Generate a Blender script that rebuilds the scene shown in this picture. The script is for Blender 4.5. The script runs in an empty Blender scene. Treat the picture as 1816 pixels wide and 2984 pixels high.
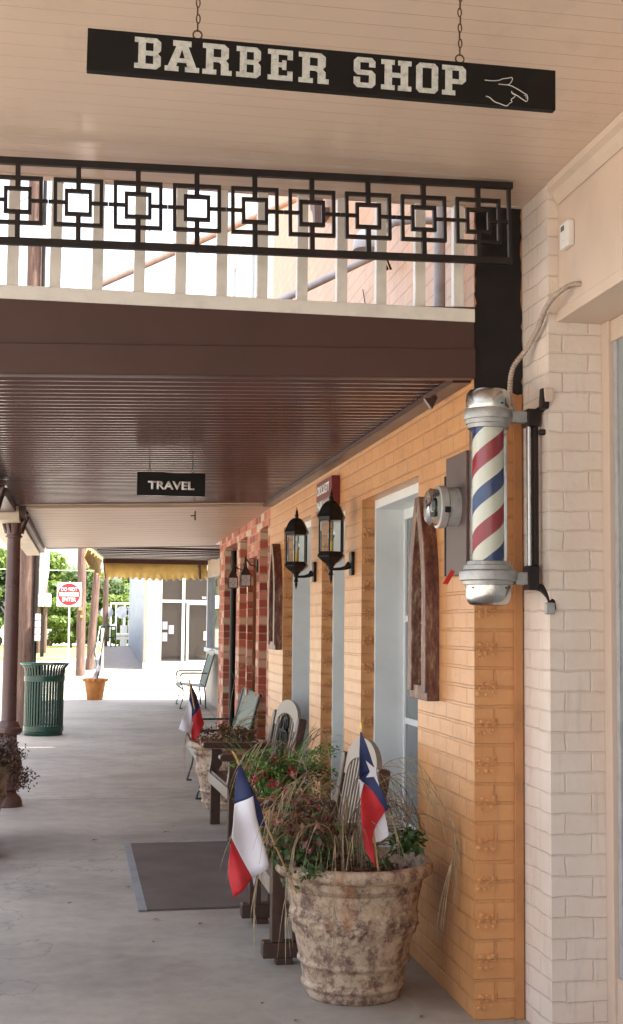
import bpy, math, random
from math import sin, cos, pi, radians as R
from mathutils import Vector, Matrix, noise
SC = bpy.context.scene
COL = SC.collection
random.seed(7)
# ------------------------------------------------------------ camera
cam = bpy.data.cameras.new('camera'); cam.sensor_fit = 'VERTICAL'; cam.sensor_height = 36; cam.lens = 3800/2984*36
cam.clip_start = 0.05; cam.clip_end = 3000
co = bpy.data.objects.new('camera', cam); COL.objects.link(co); SC.camera = co
r_, u_, f_ = Vector((0.9854761, -0.1695217, 0.0099624)), Vector((-0.0244293, -0.0834688, 0.9962109)), Vector((0.1680478, 0.9819854, 0.0863978))
co.matrix_world = Matrix(((r_.x, u_.x, -f_.x, 0), (r_.y, u_.y, -f_.y, 0), (r_.z, u_.z, -f_.z, 1.55), (0, 0, 0, 1)))
# ------------------------------------------------------------ sky, sun, exposure
SUN = Vector((0.42, -0.14, 0.88)).normalized()
el = math.asin(SUN.z); az = math.atan2(SUN.x, SUN.y)
w = bpy.data.worlds.new('World'); SC.world = w; w.use_nodes = True
nt = w.node_tree; nt.nodes.clear()
sk = nt.nodes.new('ShaderNodeTexSky'); sk.sky_type = 'NISHITA'; sk.sun_disc = False
sk.sun_elevation = el; sk.sun_rotation = az; sk.air_density = 1.0; sk.dust_density = 4.0; sk.ozone_density = 1.0
bg = nt.nodes.new('ShaderNodeBackground'); bg.inputs[1].default_value = 0.15
wo = nt.nodes.new('ShaderNodeOutputWorld')
hs = nt.nodes.new('ShaderNodeHueSaturation'); hs.inputs['Saturation'].default_value = .42   # hazy white summer sky
nt.links.new(sk.outputs[0], hs.inputs['Color']); nt.links.new(hs.outputs[0], bg.inputs[0]); nt.links.new(bg.outputs[0], wo.inputs[0])
sl = bpy.data.lights.new('sun', 'SUN'); sl.energy = 4.5; sl.angle = R(0.5); sl.color = (1, .95, .86)
so = bpy.data.objects.new('sun', sl); COL.objects.link(so); so.rotation_euler = SUN.to_track_quat('Z', 'Y').to_euler(); so.location = (0, 0, 30)
SC.view_settings.view_transform = 'Standard'; SC.view_settings.look = 'None'; SC.view_settings.exposure = 2.24; SC.view_settings.gamma = 1
SC.cycles.max_bounces = 10; SC.cycles.diffuse_bounces = 6; SC.cycles.transparent_max_bounces = 16

# ------------------------------------------------------------ materials
MATS = {}
class N:
    def __init__(s, name):
        s.m = bpy.data.materials.new(name); s.m.use_nodes = True; s.t = s.m.node_tree; s.t.nodes.clear()
        s.b = s.n('ShaderNodeBsdfPrincipled'); o = s.n('ShaderNodeOutputMaterial'); s.out = o
        s.l(s.b.outputs[0], o.inputs[0]); MATS[name] = s.m
    def n(s, t, **k):
        x = s.t.nodes.new(t)
        for a, v in k.items(): setattr(x, a, v)
        return x
    def l(s, a, b): s.t.links.new(a, b)
    def coord(s, kind='Object', scale=(1, 1, 1)):
        c = s.n('ShaderNodeTexCoord'); m = s.n('ShaderNodeMapping'); m.inputs['Scale'].default_value = scale
        s.l(c.outputs[kind], m.inputs[0]); return m.outputs[0]
    def noise(s, v, scale, detail=4, rough=.55):
        x = s.n('ShaderNodeTexNoise'); x.inputs['Scale'].default_value = scale; x.inputs['Detail'].default_value = detail; x.inputs['Roughness'].default_value = rough
        s.l(v, x.inputs['Vector']); return x.outputs['Fac']
    def ramp(s, f, stops, interp='LINEAR'):
        r = s.n('ShaderNodeValToRGB'); cr = r.color_ramp; cr.interpolation = interp
        while len(cr.elements) < len(stops): cr.elements.new(0.5)
        for e, (p, c) in zip(cr.elements, stops): e.position = p; e.color = (*c, 1) if len(c) == 3 else c
        s.l(f, r.inputs[0]); return r.outputs[0]
    def mix(s, f, a, b, mode='MIX'):
        x = s.n('ShaderNodeMix', data_type='RGBA', blend_type=mode)
        for sock, v in ((x.inputs[0], f), (x.inputs[6], a), (x.inputs[7], b)):
            if hasattr(v, 'links'): s.l(v, sock)
            elif isinstance(v, (int, float)): sock.default_value = v
            else: sock.default_value = (*v, 1)
        return x.outputs[2]
    def math(s, op, a, b=0.0, clamp=False):
        x = s.n('ShaderNodeMath', operation=op, use_clamp=clamp)
        for i, v in enumerate((a, b)):
            if hasattr(v, 'links'): s.l(v, x.inputs[i])
            else: x.inputs[i].default_value = v
        return x.outputs[0]
    def bump(s, h, strength=.3, dist=.01, prev=None):
        x = s.n('ShaderNodeBump'); x.inputs['Strength'].default_value = strength; x.inputs['Distance'].default_value = dist
        s.l(h, x.inputs['Height'])
        if prev is not None: s.l(prev, x.inputs['Normal'])
        return x.outputs[0]
    def set(s, col=None, rough=None, metal=None, normal=None, **k):
        for nm, v in (('Base Color', col), ('Roughness', rough), ('Metallic', metal), ('Normal', normal)):
            if v is None: continue
            if hasattr(v, 'links'): s.l(v, s.b.inputs[nm])
            elif isinstance(v, (int, float)): s.b.inputs[nm].default_value = v
            else: s.b.inputs[nm].default_value = (*v, 1)
        for a, v in k.items(): s.b.inputs[a.replace('_', ' ')].default_value = v
        return s.m

def paint(name, c, rough=.5, var=.12, scale=6, bump=.08, metal=0, bscale=60, dark=.75):
    s = N(name); v = s.coord(); n1 = s.noise(v, scale, 6, .65)
    d = tuple(x*dark for x in c); hi = tuple(min(1, x*(1+var)) for x in c)
    colr = s.ramp(n1, [(.3, d), (.5, c), (.75, hi)])
    nb = s.noise(v, bscale, 3)
    rr = s.math('ADD', s.math('MULTIPLY', n1, .25), rough-.12)
    return s.set(colr, rr, metal, s.bump(nb, bump, .004))

def brick(name, c1, c2, mortar, rough=.55, bw=.205, bh=.077, msize=.008, msmooth=.25, bstr=.8, bd=.006, noise_amt=.5, extra=None, squash=.5, wobble=.006, grime=None, edge_amt=1.0):
    s = N(name)
    c = s.n('ShaderNodeTexCoord'); 
    nz = s.n('ShaderNodeTexNoise'); nz.inputs['Scale'].default_value = 9; nz.inputs['Detail'].default_value = 3
    s.l(c.outputs['UV'], nz.inputs['Vector'])
    vm = s.n('ShaderNodeVectorMath', operation='SCALE'); s.l(nz.outputs['Color'], vm.inputs[0]); vm.inputs['Scale'].default_value = wobble
    va = s.n('ShaderNodeVectorMath', operation='ADD'); s.l(c.outputs['UV'], va.inputs[0]); s.l(vm.outputs[0], va.inputs[1])
    b = s.n('ShaderNodeTexBrick'); s.l(va.outputs[0], b.inputs['Vector'])
    b.inputs['Scale'].default_value = 1; b.inputs['Brick Width'].default_value = bw; b.inputs['Row Height'].default_value = bh
    b.inputs['Mortar Size'].default_value = msize; b.inputs['Mortar Smooth'].default_value = msmooth; b.inputs['Bias'].default_value = 0
    b.inputs['Color1'].default_value = (0, 0, 0, 1); b.inputs['Color2'].default_value = (1, 1, 1, 1); b.inputs['Mortar'].default_value = (.5, .5, .5, 1)
    b.offset = .5
    o = s.coord('Object')
    n1 = s.noise(o, 3.5, 6, .6); n2 = s.noise(o, 45, 4, .6)
    bc = s.ramp(b.outputs['Color'], c1) if isinstance(c1, list) else s.mix(b.outputs['Color'], c1, c2)
    bc = s.mix(noise_amt, bc, s.ramp(n1, [(.3, (.42, .40, .38)), (.6, (.6, .6, .6))]), 'OVERLAY')
    edge = s.math('MULTIPLY', s.math('MULTIPLY', b.outputs['Fac'], edge_amt), s.ramp(n2, [(.3, (.2,)*3), (.6, (1,)*3)]), True)
    colr = s.mix(edge, bc, mortar)
    if grime:      # chips, drips and dirt settled in the joints
        n5 = s.noise(o, 5, 9, .78); n6 = s.noise(s.coord('Object', (6, 6, .7)), 3, 5, .7)
        colr = s.mix(s.math('MULTIPLY', s.math('MULTIPLY', b.outputs['Fac'], s.ramp(n5, [(.50, (0,)*3), (.60, (1,)*3)])), .36 if edge_amt > .9 else .22), colr, grime)
        colr = s.mix(s.ramp(n5, [(.66, (0,)*3), (.72, (.55,)*3)]), colr, grime)
        colr = s.mix(s.ramp(n6, [(.56, (0,)*3), (.75, (.28,)*3)]), colr, grime)
        colr = s.mix(s.ramp(n2, [(.735, (0,)*3), (.75, (.8,)*3)]), colr, (.55, .50, .45))
    h = s.math('ADD', s.math('SUBTRACT', 1.0, b.outputs['Fac']), s.math('ADD', s.math('MULTIPLY', n2, .45), s.math('MULTIPLY', s.noise(o, 16, 3, .6), .7)))
    rnd = s.math('ADD', h, s.math('MULTIPLY', b.outputs['Color'], .15))
    return s.set(colr, rough, 0, s.bump(rnd, bstr, bd))

def glossy_glass(name, tint, dark, alpha=None, rough=.03):
    s = N(name); s.set(dark, rough, 0); s.b.inputs['Specular IOR Level'].default_value = .8
    if alpha is not None:
        tr = s.n('ShaderNodeBsdfTransparent'); tr.inputs[0].default_value = (*tint, 1)
        g = s.n('ShaderNodeBsdfGlossy'); g.inputs['Roughness'].default_value = rough
        fr = s.n('ShaderNodeFresnel'); fr.inputs[0].default_value = 1.45
        mx = s.n('ShaderNodeMixShader'); s.l(s.math('ADD', s.math('MULTIPLY', fr.outputs[0], .75), alpha, True), mx.inputs[0]); s.l(tr.outputs[0], mx.inputs[1]); s.l(g.outputs[0], mx.inputs[2])
        s.l(mx.outputs[0], s.out.inputs[0])
    return s.m

brick('orange_brick', (.55, .255, .098), (.59, .285, .115), (.515, .237, .092), .36, bstr=.6, bd=.007, noise_amt=.45, grime=(.20, .11, .06), msmooth=.35)
brick('beige_brick', (.72, .61, .535), (.75, .64, .565), (.64, .53, .455), .5, bw=.215, bh=.0775, bstr=.6, bd=.006, msize=.0055, msmooth=.8, noise_amt=.5, wobble=.022, grime=(.24, .20, .17), edge_amt=.5)
brick('red_brick', [(0, (.22, .045, .03)), (.3, (.36, .085, .045)), (.55, (.42, .13, .075)), (.8, (.52, .22, .15)), (.97, (.55, .42, .30))], None, (.42, .30, .23), .8, bw=.205, bh=.0775, bstr=1, bd=.01, msize=.008, noise_amt=.6)
brick('pale_brick', (.62, .50, .42), (.75, .66, .58), (.55, .45, .38), .7, noise_amt=.4)
paint('orange_trim', (.46, .205, .078), .4)
paint('beige_paint', (.62, .485, .39), .45, .06, 2.5, .06, dark=.9)
paint('cream_paint', (.66, .55, .42), .5, .08, 3)
paint('rail_white', (.80, .76, .70), .45, .06, 8, dark=.86)
paint('white_wood', (.72, .75, .76), .35, .05, 4, dark=.92)
paint('black_iron', (.022, .017, .016), .42, .4, 14, .15)
paint('black_paint', (.016, .013, .013), .5, .5, 5, .5, bscale=22)
paint('sign_black', (.008, .007, .007), .42, .4, 20, .03)
paint('rust_chain', (.10, .055, .035), .65, .8, 60, .3, metal=.6)
paint('brown_paint', (.062, .024, .018), .36, .15, 2.5, .05, dark=.88)
paint('brown_gloss', (.115, .056, .047), .19, .1, 3, .03, dark=.9)
paint('column_brown', (.10, .052, .046), .3, .2, 7, .06, dark=.85)
paint('dark_bronze', (.035, .022, .016), .45, .4, 25, .1)
paint('lantern_black', (.012, .011, .011), .32, .4, 25, .05)
paint('bench_brown', (.060, .030, .021), .38, .4, 16, .15)
paint('bench_tan', (.27, .215, .175), .4, .1, 12, .08)
paint('green_metal', (.008, .045, .030), .3, .3, 8, .05)
paint('chair_green', (.018, .04, .038), .32, .3, 20, .05)
paint('chair_mesh', (.12, .16, .15), .35, .2, 20, .05)
paint('grey_pipe', (.42, .42, .44), .4, .1, 12)
paint('pink_rod', (.70, .58, .52), .5, .1, 8)
paint('alu', (.40, .40, .40), .5, .3, 22, .3, metal=.8)
paint('plate_brown', (.10, .065, .06), .5, .2, 10)
paint('meter_grey', (.42, .41, .40), .4, .1, 20)
paint('white_plastic', (.78, .75, .72), .35, .03, 20, .02, dark=.96)
paint('red_plastic', (.60, .03, .015), .4)
paint('wine_red', (.16, .012, .018), .35, .1, 10)
paint('conduit_beige', (.42, .33, .27), .5, .15, 30)
paint('terracotta', (.42, .16, .035), .65, .25, 14, .2)
paint('soil', (.03, .018, .012), .95, .8, 40, .8)
paint('door_wood', (.20, .065, .022), .35, .3, 8, .2)
paint('black_door', (.018, .015, .015), .35, .3, 8)
paint('aqua_trim', (.40, .52, .50), .4)
paint('awning_fabric', (.80, .56, .19), .75, .2, 4, .3, bscale=150)
paint('awning_lining', (.36, .23, .19), .35, .1, 3)
paint('far_cream', (.52, .45, .35), .6, .05, 3)
paint('far_white', (.55, .54, .50), .4, .03, 3)
paint('corrugated', (.42, .46, .52), .5, .05, 3)
paint('deck_grey', (.28, .25, .24), .7, .2, 3)
paint('gold', (.55, .38, .12), .3, .1, 20, .02, metal=.7)
paint('staff_wood', (.50, .30, .14), .5, .2, 30)
paint('flag_blue', (.012, .022, .095), .65, .1, 20, .1, bscale=300)
paint('flag_white', (.72, .70, .76), .65, .02, 20, .1, bscale=300, dark=.96)
paint('flag_red', (.48, .012, .02), .6, .1, 20, .1, bscale=300)
paint('sign_red', (.50, .012, .018), .4, .05, 10, .01, dark=.95)
paint('car_paint', (.02, .022, .03), .2)
paint('galv', (.50, .55, .56), .45, .1, 12, metal=.4)
paint('dish_white', (.70, .72, .76), .45, .03)
paint('siding_pale', (.58, .48, .38), .55, .1, 5)
paint('siding_grey', (.26, .24, .22), .6, .1, 5)
paint('paper', (.26, .24, .27), .7, .02)
paint('asphalt', (.38, .35, .305), .9, .2, 2, .5, bscale=80)
paint('road_line', (.75, .72, .62), .7, .05)
paint('dry_leafm', (.20, .11, .05), .8, .4, 30)
for nm, c in (('grass_tan', (.33, .25, .15)), ('grass_dark', (.12, .085, .05)), ('leaf_green', (.045, .10, .022)), ('leaf_fern', (.13, .26, .045)),
              ('leaf_brown', (.14, .065, .045)), ('leaf_russet', (.22, .075, .04)), ('flower_red', (.42, .02, .05)), ('flower_pink', (.50, .14, .16)), ('stem', (.16, .10, .06))):
    s = N(nm); v = s.coord(); s.set(s.ramp(s.noise(v, 25, 3), [(.3, tuple(x*.55 for x in c)), (.55, c), (.8, tuple(min(1, x*1.5) for x in c))]), .6)
for nm, a, b_ in (('tree_leaf', (.045, .085, .015), (.16, .22, .035)), ('tree_leaf_dark', (.03, .06, .02), (.085, .13, .035))):
    s = N(nm); v = s.coord(); s.set(s.ramp(s.noise(v, .9, 5, .7), [(.3, a), (.7, b_)]), .7)
    tl = s.n('ShaderNodeBsdfTranslucent'); tl.inputs[0].default_value = (b_[0]*1.1, b_[1]*1.2, b_[2], 1)
    mx = s.n('ShaderNodeMixShader'); mx.inputs[0].default_value = .35; s.l(s.b.outputs[0], mx.inputs[1]); s.l(tl.outputs[0], mx.inputs[2]); s.l(mx.outputs[0], s.out.inputs[0])
s = N('grass'); v = s.coord(); s.set(s.ramp(s.noise(v, .25, 6, .7), [(.35, (.10, .14, .03)), (.55, (.26, .27, .06)), (.7, (.34, .30, .12))]), .9)
MATS['brown_gloss'].node_tree.nodes['Principled BSDF'].inputs['Specular IOR Level'].default_value = .85
for nm in ('sign_black', 'black_iron', 'lantern_black', 'black_paint'): MATS[nm].node_tree.nodes['Principled BSDF'].inputs['Specular IOR Level'].default_value = .22
s = N('lettering'); v = s.coord(); s.set(s.ramp(s.noise(v, 55, 6, .75), [(.30, (.18, .18, .165)), (.42, (.46, .47, .44)), (.55, (.58, .59, .56)), (.8, (.70, .70, .67))]), .6)
s = N('white_letter'); s.set((.75, .74, .72), .5)
s = N('hand_line'); s.set((.62, .60, .56), .5)
s = N('chrome'); v = s.coord(); n1 = s.noise(v, 12, 4); s.set((.46, .45, .44), s.math('ADD', s.math('MULTIPLY', n1, .25), .10), 1, s.bump(s.noise(v, 26, 2), .10, .01))
s = N('amber'); s.set((.62, .45, .05), .2, .3)
s = N('black_hole'); s.set((.008, .007, .007), .8)
glossy_glass('pane', (1, 1, 1), (.13, .15, .155)); glossy_glass('pane_dark', (1, 1, 1), (.032, .027, .024)); glossy_glass('pane_shop', (1, 1, 1), (.30, .33, .33))
glossy_glass('clear_glass', (.95, .97, .95), (.1, .1, .1), .02); glossy_glass('leaded_glass', (.6, .6, .6), (.55, .50, .50), None, .25)
# striped cylinder: helix from object-space angle and height
s = N('stripes'); c = s.n('ShaderNodeTexCoord'); sp = s.n('ShaderNodeSeparateXYZ'); s.l(c.outputs['Object'], sp.inputs[0])
ang = s.math('DIVIDE', s.math('ARCTAN2', sp.outputs[1], sp.outputs[0]), 2*pi)
t = s.math('FRACT', s.math('ADD', s.math('SUBTRACT', s.math('DIVIDE', sp.outputs[2], .293), ang), 10.27))
cr = s.ramp(t, [(0, (.36, .004, .02)), (.26, (.80, .78, .70)), (.51, (.008, .035, .18)), (.75, (.80, .78, .70))], 'CONSTANT')
s.set(cr, .2)
# painted beadboard soffit: V grooves along world X, spaced along Y
def boards(name, c, pitch, gw, rough, depth=.004, axis=1, var=.1, groove=None):
    s = N(name); c_ = s.n('ShaderNodeTexCoord'); sp = s.n('ShaderNodeSeparateXYZ'); s.l(c_.outputs['Object'], sp.inputs[0])
    f = s.math('FRACT', s.math('ADD', s.math('DIVIDE', sp.outputs[axis], pitch), 50.0))
    d = s.math('ABSOLUTE', s.math('SUBTRACT', f, .5))
    g = s.ramp(d, [(.5-gw/pitch, (1, 1, 1)), (.5, (0, 0, 0))])
    v = s.coord(); n1 = s.noise(v, 1.6, 6, .6)
    base = s.ramp(n1, [(.3, tuple(x*(1-var) for x in c)), (.7, tuple(min(1, x*(1+var*.6)) for x in c))])
    gn = s.noise(v, 4, 3)
    st = s.noise(s.coord('Object', (1, .6, 1)), 1.1, 8, .72); base = s.mix(s.ramp(st, [(.55, (0,)*3), (.60, (.18,)*3), (.63, (.06,)*3), (.8, (.12,)*3)]), base, tuple(x*.62 for x in c))
    base = s.mix(s.ramp(s.noise(v, 48, 3, .7), [(.76, (0,)*3), (.79, (.6,)*3)]), base, tuple(x*.4 for x in c))
    col = s.mix(s.math('MULTIPLY', s.math('SUBTRACT', 1.0, g), s.ramp(gn, [(.35, (.35,)*3), (.65, (.9,)*3)])), base, groove or tuple(x*.6 for x in c))
    s.set(col, rough, 0, s.bump(s.math('ADD', g, s.math('MULTIPLY', s.noise(v, 50, 2), .05)), .7, depth))
boards('ceiling_boards', (.67, .515, .405), .0835, .003, .26, .002, groove=(.50, .36, .27), var=.06)
boards('cream_soffit', (.52, .36, .255), .28, .03, .4, .02, groove=(.30, .19, .13))
boards('siding_boards', (.42, .36, .30), .10, .006, .6, .006)
# concrete with stains and hairlines
s = N('concrete'); v = s.coord('Object'); n1 = s.noise(v, .9, 8, .62); n2 = s.noise(v, 7, 8, .7); n3 = s.noise(v, 120, 3)
vs = s.coord('Object', (.7, 1.0, 1)); n4 = s.noise(vs, .8, 7, .7)
base = s.ramp(n1, [(.3, (.275, .243, .212)), (.5, (.38, .338, .292)), (.72, (.475, .425, .37))])
base = s.mix(.55, base, s.ramp(n2, [(.3, (.36,)*3), (.55, (.52,)*3), (.8, (.62,)*3)]), 'OVERLAY')
base = s.mix(s.ramp(n4, [(.5, (0,)*3), (.66, (.55,)*3)]), base, (.20, .172, .155))
spx = s.ramp(s.noise(v, 42, 5, .75), [(.66, (0,)*3), (.72, (.6,)*3)]); base = s.mix(spx, base, (.52, .50, .47))
spd = s.ramp(s.noise(v, 30, 5, .75), [(.30, (.55,)*3), (.37, (0,)*3)]); base = s.mix(spd, base, (.13, .11, .10))
vo = s.n('ShaderNodeTexVoronoi', feature='DISTANCE_TO_EDGE'); vo.inputs['Scale'].default_value = .33
vv = s.n('ShaderNodeVectorMath', operation='ADD'); nn = s.n('ShaderNodeTexNoise'); nn.inputs['Scale'].default_value = 3; nn.inputs['Detail'].default_value = 6; s.l(v, nn.inputs['Vector']); s.l(v, vv.inputs[0]); s.l(nn.outputs['Color'], vv.inputs[1]); s.l(vv.outputs[0], vo.inputs['Vector'])
base = s.mix(s.ramp(vo.outputs['Distance'], [(.0, (.5,)*3), (.004, (0,)*3)]), base, (.10, .085, .075))
sp = s.n('ShaderNodeSeparateXYZ'); s.l(v, sp.inputs[0])     # lime ring left by watering round the big pot
dx = s.math('SUBTRACT', sp.outputs[0], 1.06); dy = s.math('SUBTRACT', sp.outputs[1], 5.36)
dd = s.math('SQRT', s.math('ADD', s.math('MULTIPLY', dx, dx), s.math('MULTIPLY', dy, dy)))
dd = s.math('ADD', dd, s.math('MULTIPLY', s.math('SUBTRACT', n2, .5), .10))
ring = s.ramp(dd, [(.20, (.12,)*3), (.28, (.16,)*3), (.31, (.28,)*3), (.335, (0,)*3)])
base = s.mix(ring, base, (.46, .46, .46))
s.set(base, s.ramp(n1, [(.3, (.62,)*3), (.7, (.8,)*3)]), 0, s.bump(s.math('ADD', n3, s.math('MULTIPLY', n2, .7)), .25, .004))
# mat
s = N('mat_fibre'); v = s.coord(); n = s.noise(v, 220, 3); n2 = s.noise(v, 60, 5, .8)
c_ = s.ramp(s.noise(v, 3, 4), [(.3, (.11, .082, .072)), (.7, (.16, .122, .108))]); c_ = s.mix(s.ramp(n2, [(.68, (0,)*3), (.73, (.6,)*3)]), c_, (.25, .22, .20))
s.set(c_, .95, 0, s.bump(n, .6, .004))
paint('mat_edge', (.27, .28, .29), .8)
# weathered planter
s = N('planter_stone'); v = s.coord(); n1 = s.noise(v, 13, 10, .8); n2 = s.noise(v, 34, 8, .8); n3 = s.noise(s.coord('Object', (1, 1, .3)), 7, 6, .75)
c_ = s.ramp(n1, [(.38, (.11, .065, .055)), (.455, (.24, .15, .11)), (.51, (.43, .315, .22)), (.70, (.60, .475, .36))])
c_ = s.mix(s.ramp(n3, [(.58, (0,)*3), (.70, (.65,)*3)]), c_, (.42, .17, .06))
c_ = s.mix(s.ramp(n2, [(.33, (.75,)*3), (.40, (0,)*3)]), c_, (.12, .08, .075))
s.set(c_, s.ramp(n2, [(.3, (.75,)*3), (.7, (.35,)*3)]), 0, s.bump(s.math('ADD', n1, s.math('MULTIPLY', n2, .4)), .55, .012))
# distressed ornament wood, pole wood
s = N('distressed'); v = s.coord('Object', (1, 1, .25)); n1 = s.noise(v, 16, 9, .85); n2 = s.noise(s.coord(), 24, 8, .85)
c_ = s.ramp(n1, [(.38, (.035, .013, .009)), (.46, (.12, .028, .02)), (.53, (.17, .085, .05)), (.62, (.38, .28, .20))]); c_ = s.mix(s.ramp(n2, [(.6, (0,)*3), (.66, (.7,)*3)]), c_, (.13, .012, .014))
s.set(c_, .4, 0, s.bump(n1, .8, .006))
s = N('pole_wood'); v = s.coord('Object', (1, 1, .08)); n1 = s.noise(v, 22, 8, .75); n2 = s.noise(s.coord(), 30, 3)
c_ = s.ramp(n1, [(.3, (.05, .028, .022)), (.55, (.14, .082, .062)), (.75, (.28, .19, .15))]); c_ = s.mix(s.ramp(n2, [(.66, (0,)*3), (.7, (1,)*3)]), c_, (.03, .02, .015))
s.set(c_, .9, 0, s.bump(n1, .8, .01))

# ------------------------------------------------------------ mesh helpers
class MB:
    def __init__(s): s.v = []; s.f = []; s.m = []; s.sm = []
    def add(s, vs, fs, mi=0, smooth=False):
        o = len(s.v); s.v += [Vector(x) for x in vs]
        for f in fs: s.f.append([o+i for i in f]); s.m.append(mi); s.sm.append(smooth)
        return s
    def box(s, x0, x1, y0, y1, z0, z1, mi=0, rot=None, piv=None):
        vs = [Vector(p) for p in ((x0, y0, z0), (x1, y0, z0), (x1, y1, z0), (x0, y1, z0), (x0, y0, z1), (x1, y0, z1), (x1, y1, z1), (x0, y1, z1))]
        if rot is not None:
            p = Vector(piv) if piv is not None else Vector(((x0+x1)/2, (y0+y1)/2, (z0+z1)/2)); vs = [p+rot@(q-p) for q in vs]
        return s.add(vs, [(0, 3, 2, 1), (4, 5, 6, 7), (0, 1, 5, 4), (1, 2, 6, 5), (2, 3, 7, 6), (3, 0, 4, 7)], mi)
    def prism(s, poly, axis, a, b, mi=0):     # poly in the two other axes (cyclic order)
        n = len(poly)
        def P(p, h): return (h, p[0], p[1]) if axis == 0 else ((p[0], h, p[1]) if axis == 1 else (p[0], p[1], h))
        vs = [P(p, a) for p in poly]+[P(p, b) for p in poly]
        return s.add(vs, [tuple(range(n))[::-1], tuple(range(n, 2*n))]+[(i, (i+1) % n, n+(i+1) % n, n+i) for i in range(n)], mi)
    def tube(s, pts, r, seg=8, mi=0, smooth=True, closed=False, r2=None, up=None):
        pts = [Vector(p) for p in pts]; n = len(pts); rings = []
        rs = r if isinstance(r, (list, tuple)) else [r]*n
        pu = Vector(up) if up else None
        for i, p in enumerate(pts):
            if closed: d = pts[(i+1) % n]-pts[i-1]
            else: d = pts[min(i+1, n-1)]-pts[max(i-1, 0)]
            if d.length < 1e-9: d = Vector((0, 0, 1))
            d.normalize()
            ref = pu if pu is not None else (Vector((0, 0, 1)) if abs(d.z) < .95 else Vector((0, 1, 0)))
            a = d.cross(ref)
            if a.length < 1e-6: a = d.orthogonal()
            a.normalize(); b = d.cross(a)
            off = pi/seg if seg == 4 else 0
            k2 = (r2/rs[i] if r2 else 1)
            rings.append([p+rs[i]*(cos(2*pi*k/seg+off)*a+sin(2*pi*k/seg+off)*b*k2) for k in range(seg)])
        vs = [q for rg in rings for q in rg]; fs = []
        for i in range(n if closed else n-1):
            for k in range(seg):
                j = (i+1) % n; fs.append((i*seg+k, j*seg+k, j*seg+(k+1) % seg, i*seg+(k+1) % seg))
        if not closed: fs += [tuple(range(seg)), tuple(range((n-1)*seg, n*seg))[::-1]]
        return s.add(vs, fs, mi, smooth and seg > 4)
    def lathe(s, prof, c=(0, 0, 0), seg=32, mi=0, smooth=True, axis=2, disp=None, rot0=0):
        vs = []; fs = []; n = len(prof)
        for i, (r, z) in enumerate(prof):
            for k in range(seg):
                a = 2*pi*k/seg+rot0; rr = r+(disp(r, z, a) if disp else 0)
                q = (rr*cos(a), rr*sin(a), z)
                if axis == 0: q = (z, rr*cos(a), rr*sin(a))
                if axis == 1: q = (rr*cos(a), z, rr*sin(a))
                vs.append((c[0]+q[0], c[1]+q[1], c[2]+q[2]))
        for i in range(n-1):
            for k in range(seg): fs.append((i*seg+k, i*seg+(k+1) % seg, (i+1)*seg+(k+1) % seg, (i+1)*seg+k))
        if prof[0][0] > 1e-5: fs.append(tuple(range(seg))[::-1])
        if prof[-1][0] > 1e-5: fs.append(tuple(range((n-1)*seg, n*seg)))
        return s.add(vs, fs, mi, smooth)
    def quad(s, a, b, c, d, mi=0): return s.add([a, b, c, d], [(0, 1, 2, 3)], mi)
    def build(s, name, mats, parent=None, local=False, bevel=0, org=None, sharp=True):
        off = Vector((0, 0, 0))
        if parent is not None and not local:
            q = parent; 
            while q is not None: off += q.location; q = q.parent
        if org is not None: off = Vector(org)
        me = bpy.data.meshes.new(name); me.from_pydata([tuple(x-off) for x in s.v], [], s.f)
        if isinstance(mats, str): mats = [mats]
        for m in mats: me.materials.append(MATS[m])
        uv = me.uv_layers.new(name='uv')
        for p, mi, sm in zip(me.polygons, s.m, s.sm):
            p.material_index = mi; p.use_smooth = sm
            nrm = p.normal; ax = max(range(3), key=lambda i: abs(nrm[i]))
            for li in p.loop_indices:
                q = s.v[me.loops[li].vertex_index]
                uv.data[li].uv = (q.y, q.z) if ax == 0 else ((q.x, q.z) if ax == 1 else (q.x, q.y))
        o = bpy.data.objects.new(name, me); COL.objects.link(o)
        if org is not None and parent is None: o.location = off
        if parent is not None: o.parent = parent
        if bevel:
            md = o.modifiers.new('bevel', 'BEVEL'); md.width = bevel; md.segments = 2; md.limit_method = 'ANGLE'; md.angle_limit = R(40)
        if sharp and any(s.sm):
            es = o.modifiers.new('split', 'EDGE_SPLIT'); es.split_angle = R(38)
        return o
def B(*a, **k): return MB().box(*a, **k)
def tag(o, label=None, cat=None, group=None, kind=None):
    if label: o['label'] = label
    if cat: o['category'] = cat
    if group: o['group'] = group
    if kind: o['kind'] = kind
    return o
def thing(name, loc, label, cat, group=None, rz=0):
    o = bpy.data.objects.new(name, None); COL.objects.link(o); o.location = loc; o.rotation_euler = (0, 0, rz); o.empty_display_size = .1
    return tag(o, label, cat, group)
def struct(name, mb, mat, **k): return tag(mb.build(name, mat, **k), kind='structure')
def copy_tree(o, parent=None, loc=None, label=None, rot=None):
    c = o.copy(); COL.objects.link(c); c.parent = parent
    if loc is not None: c.location = loc
    if rot is not None: c.rotation_euler = rot
    if label: c['label'] = label
    for ch in [x for x in SC.objects if x.parent == o]: copy_tree(ch, c)
    return c
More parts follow.
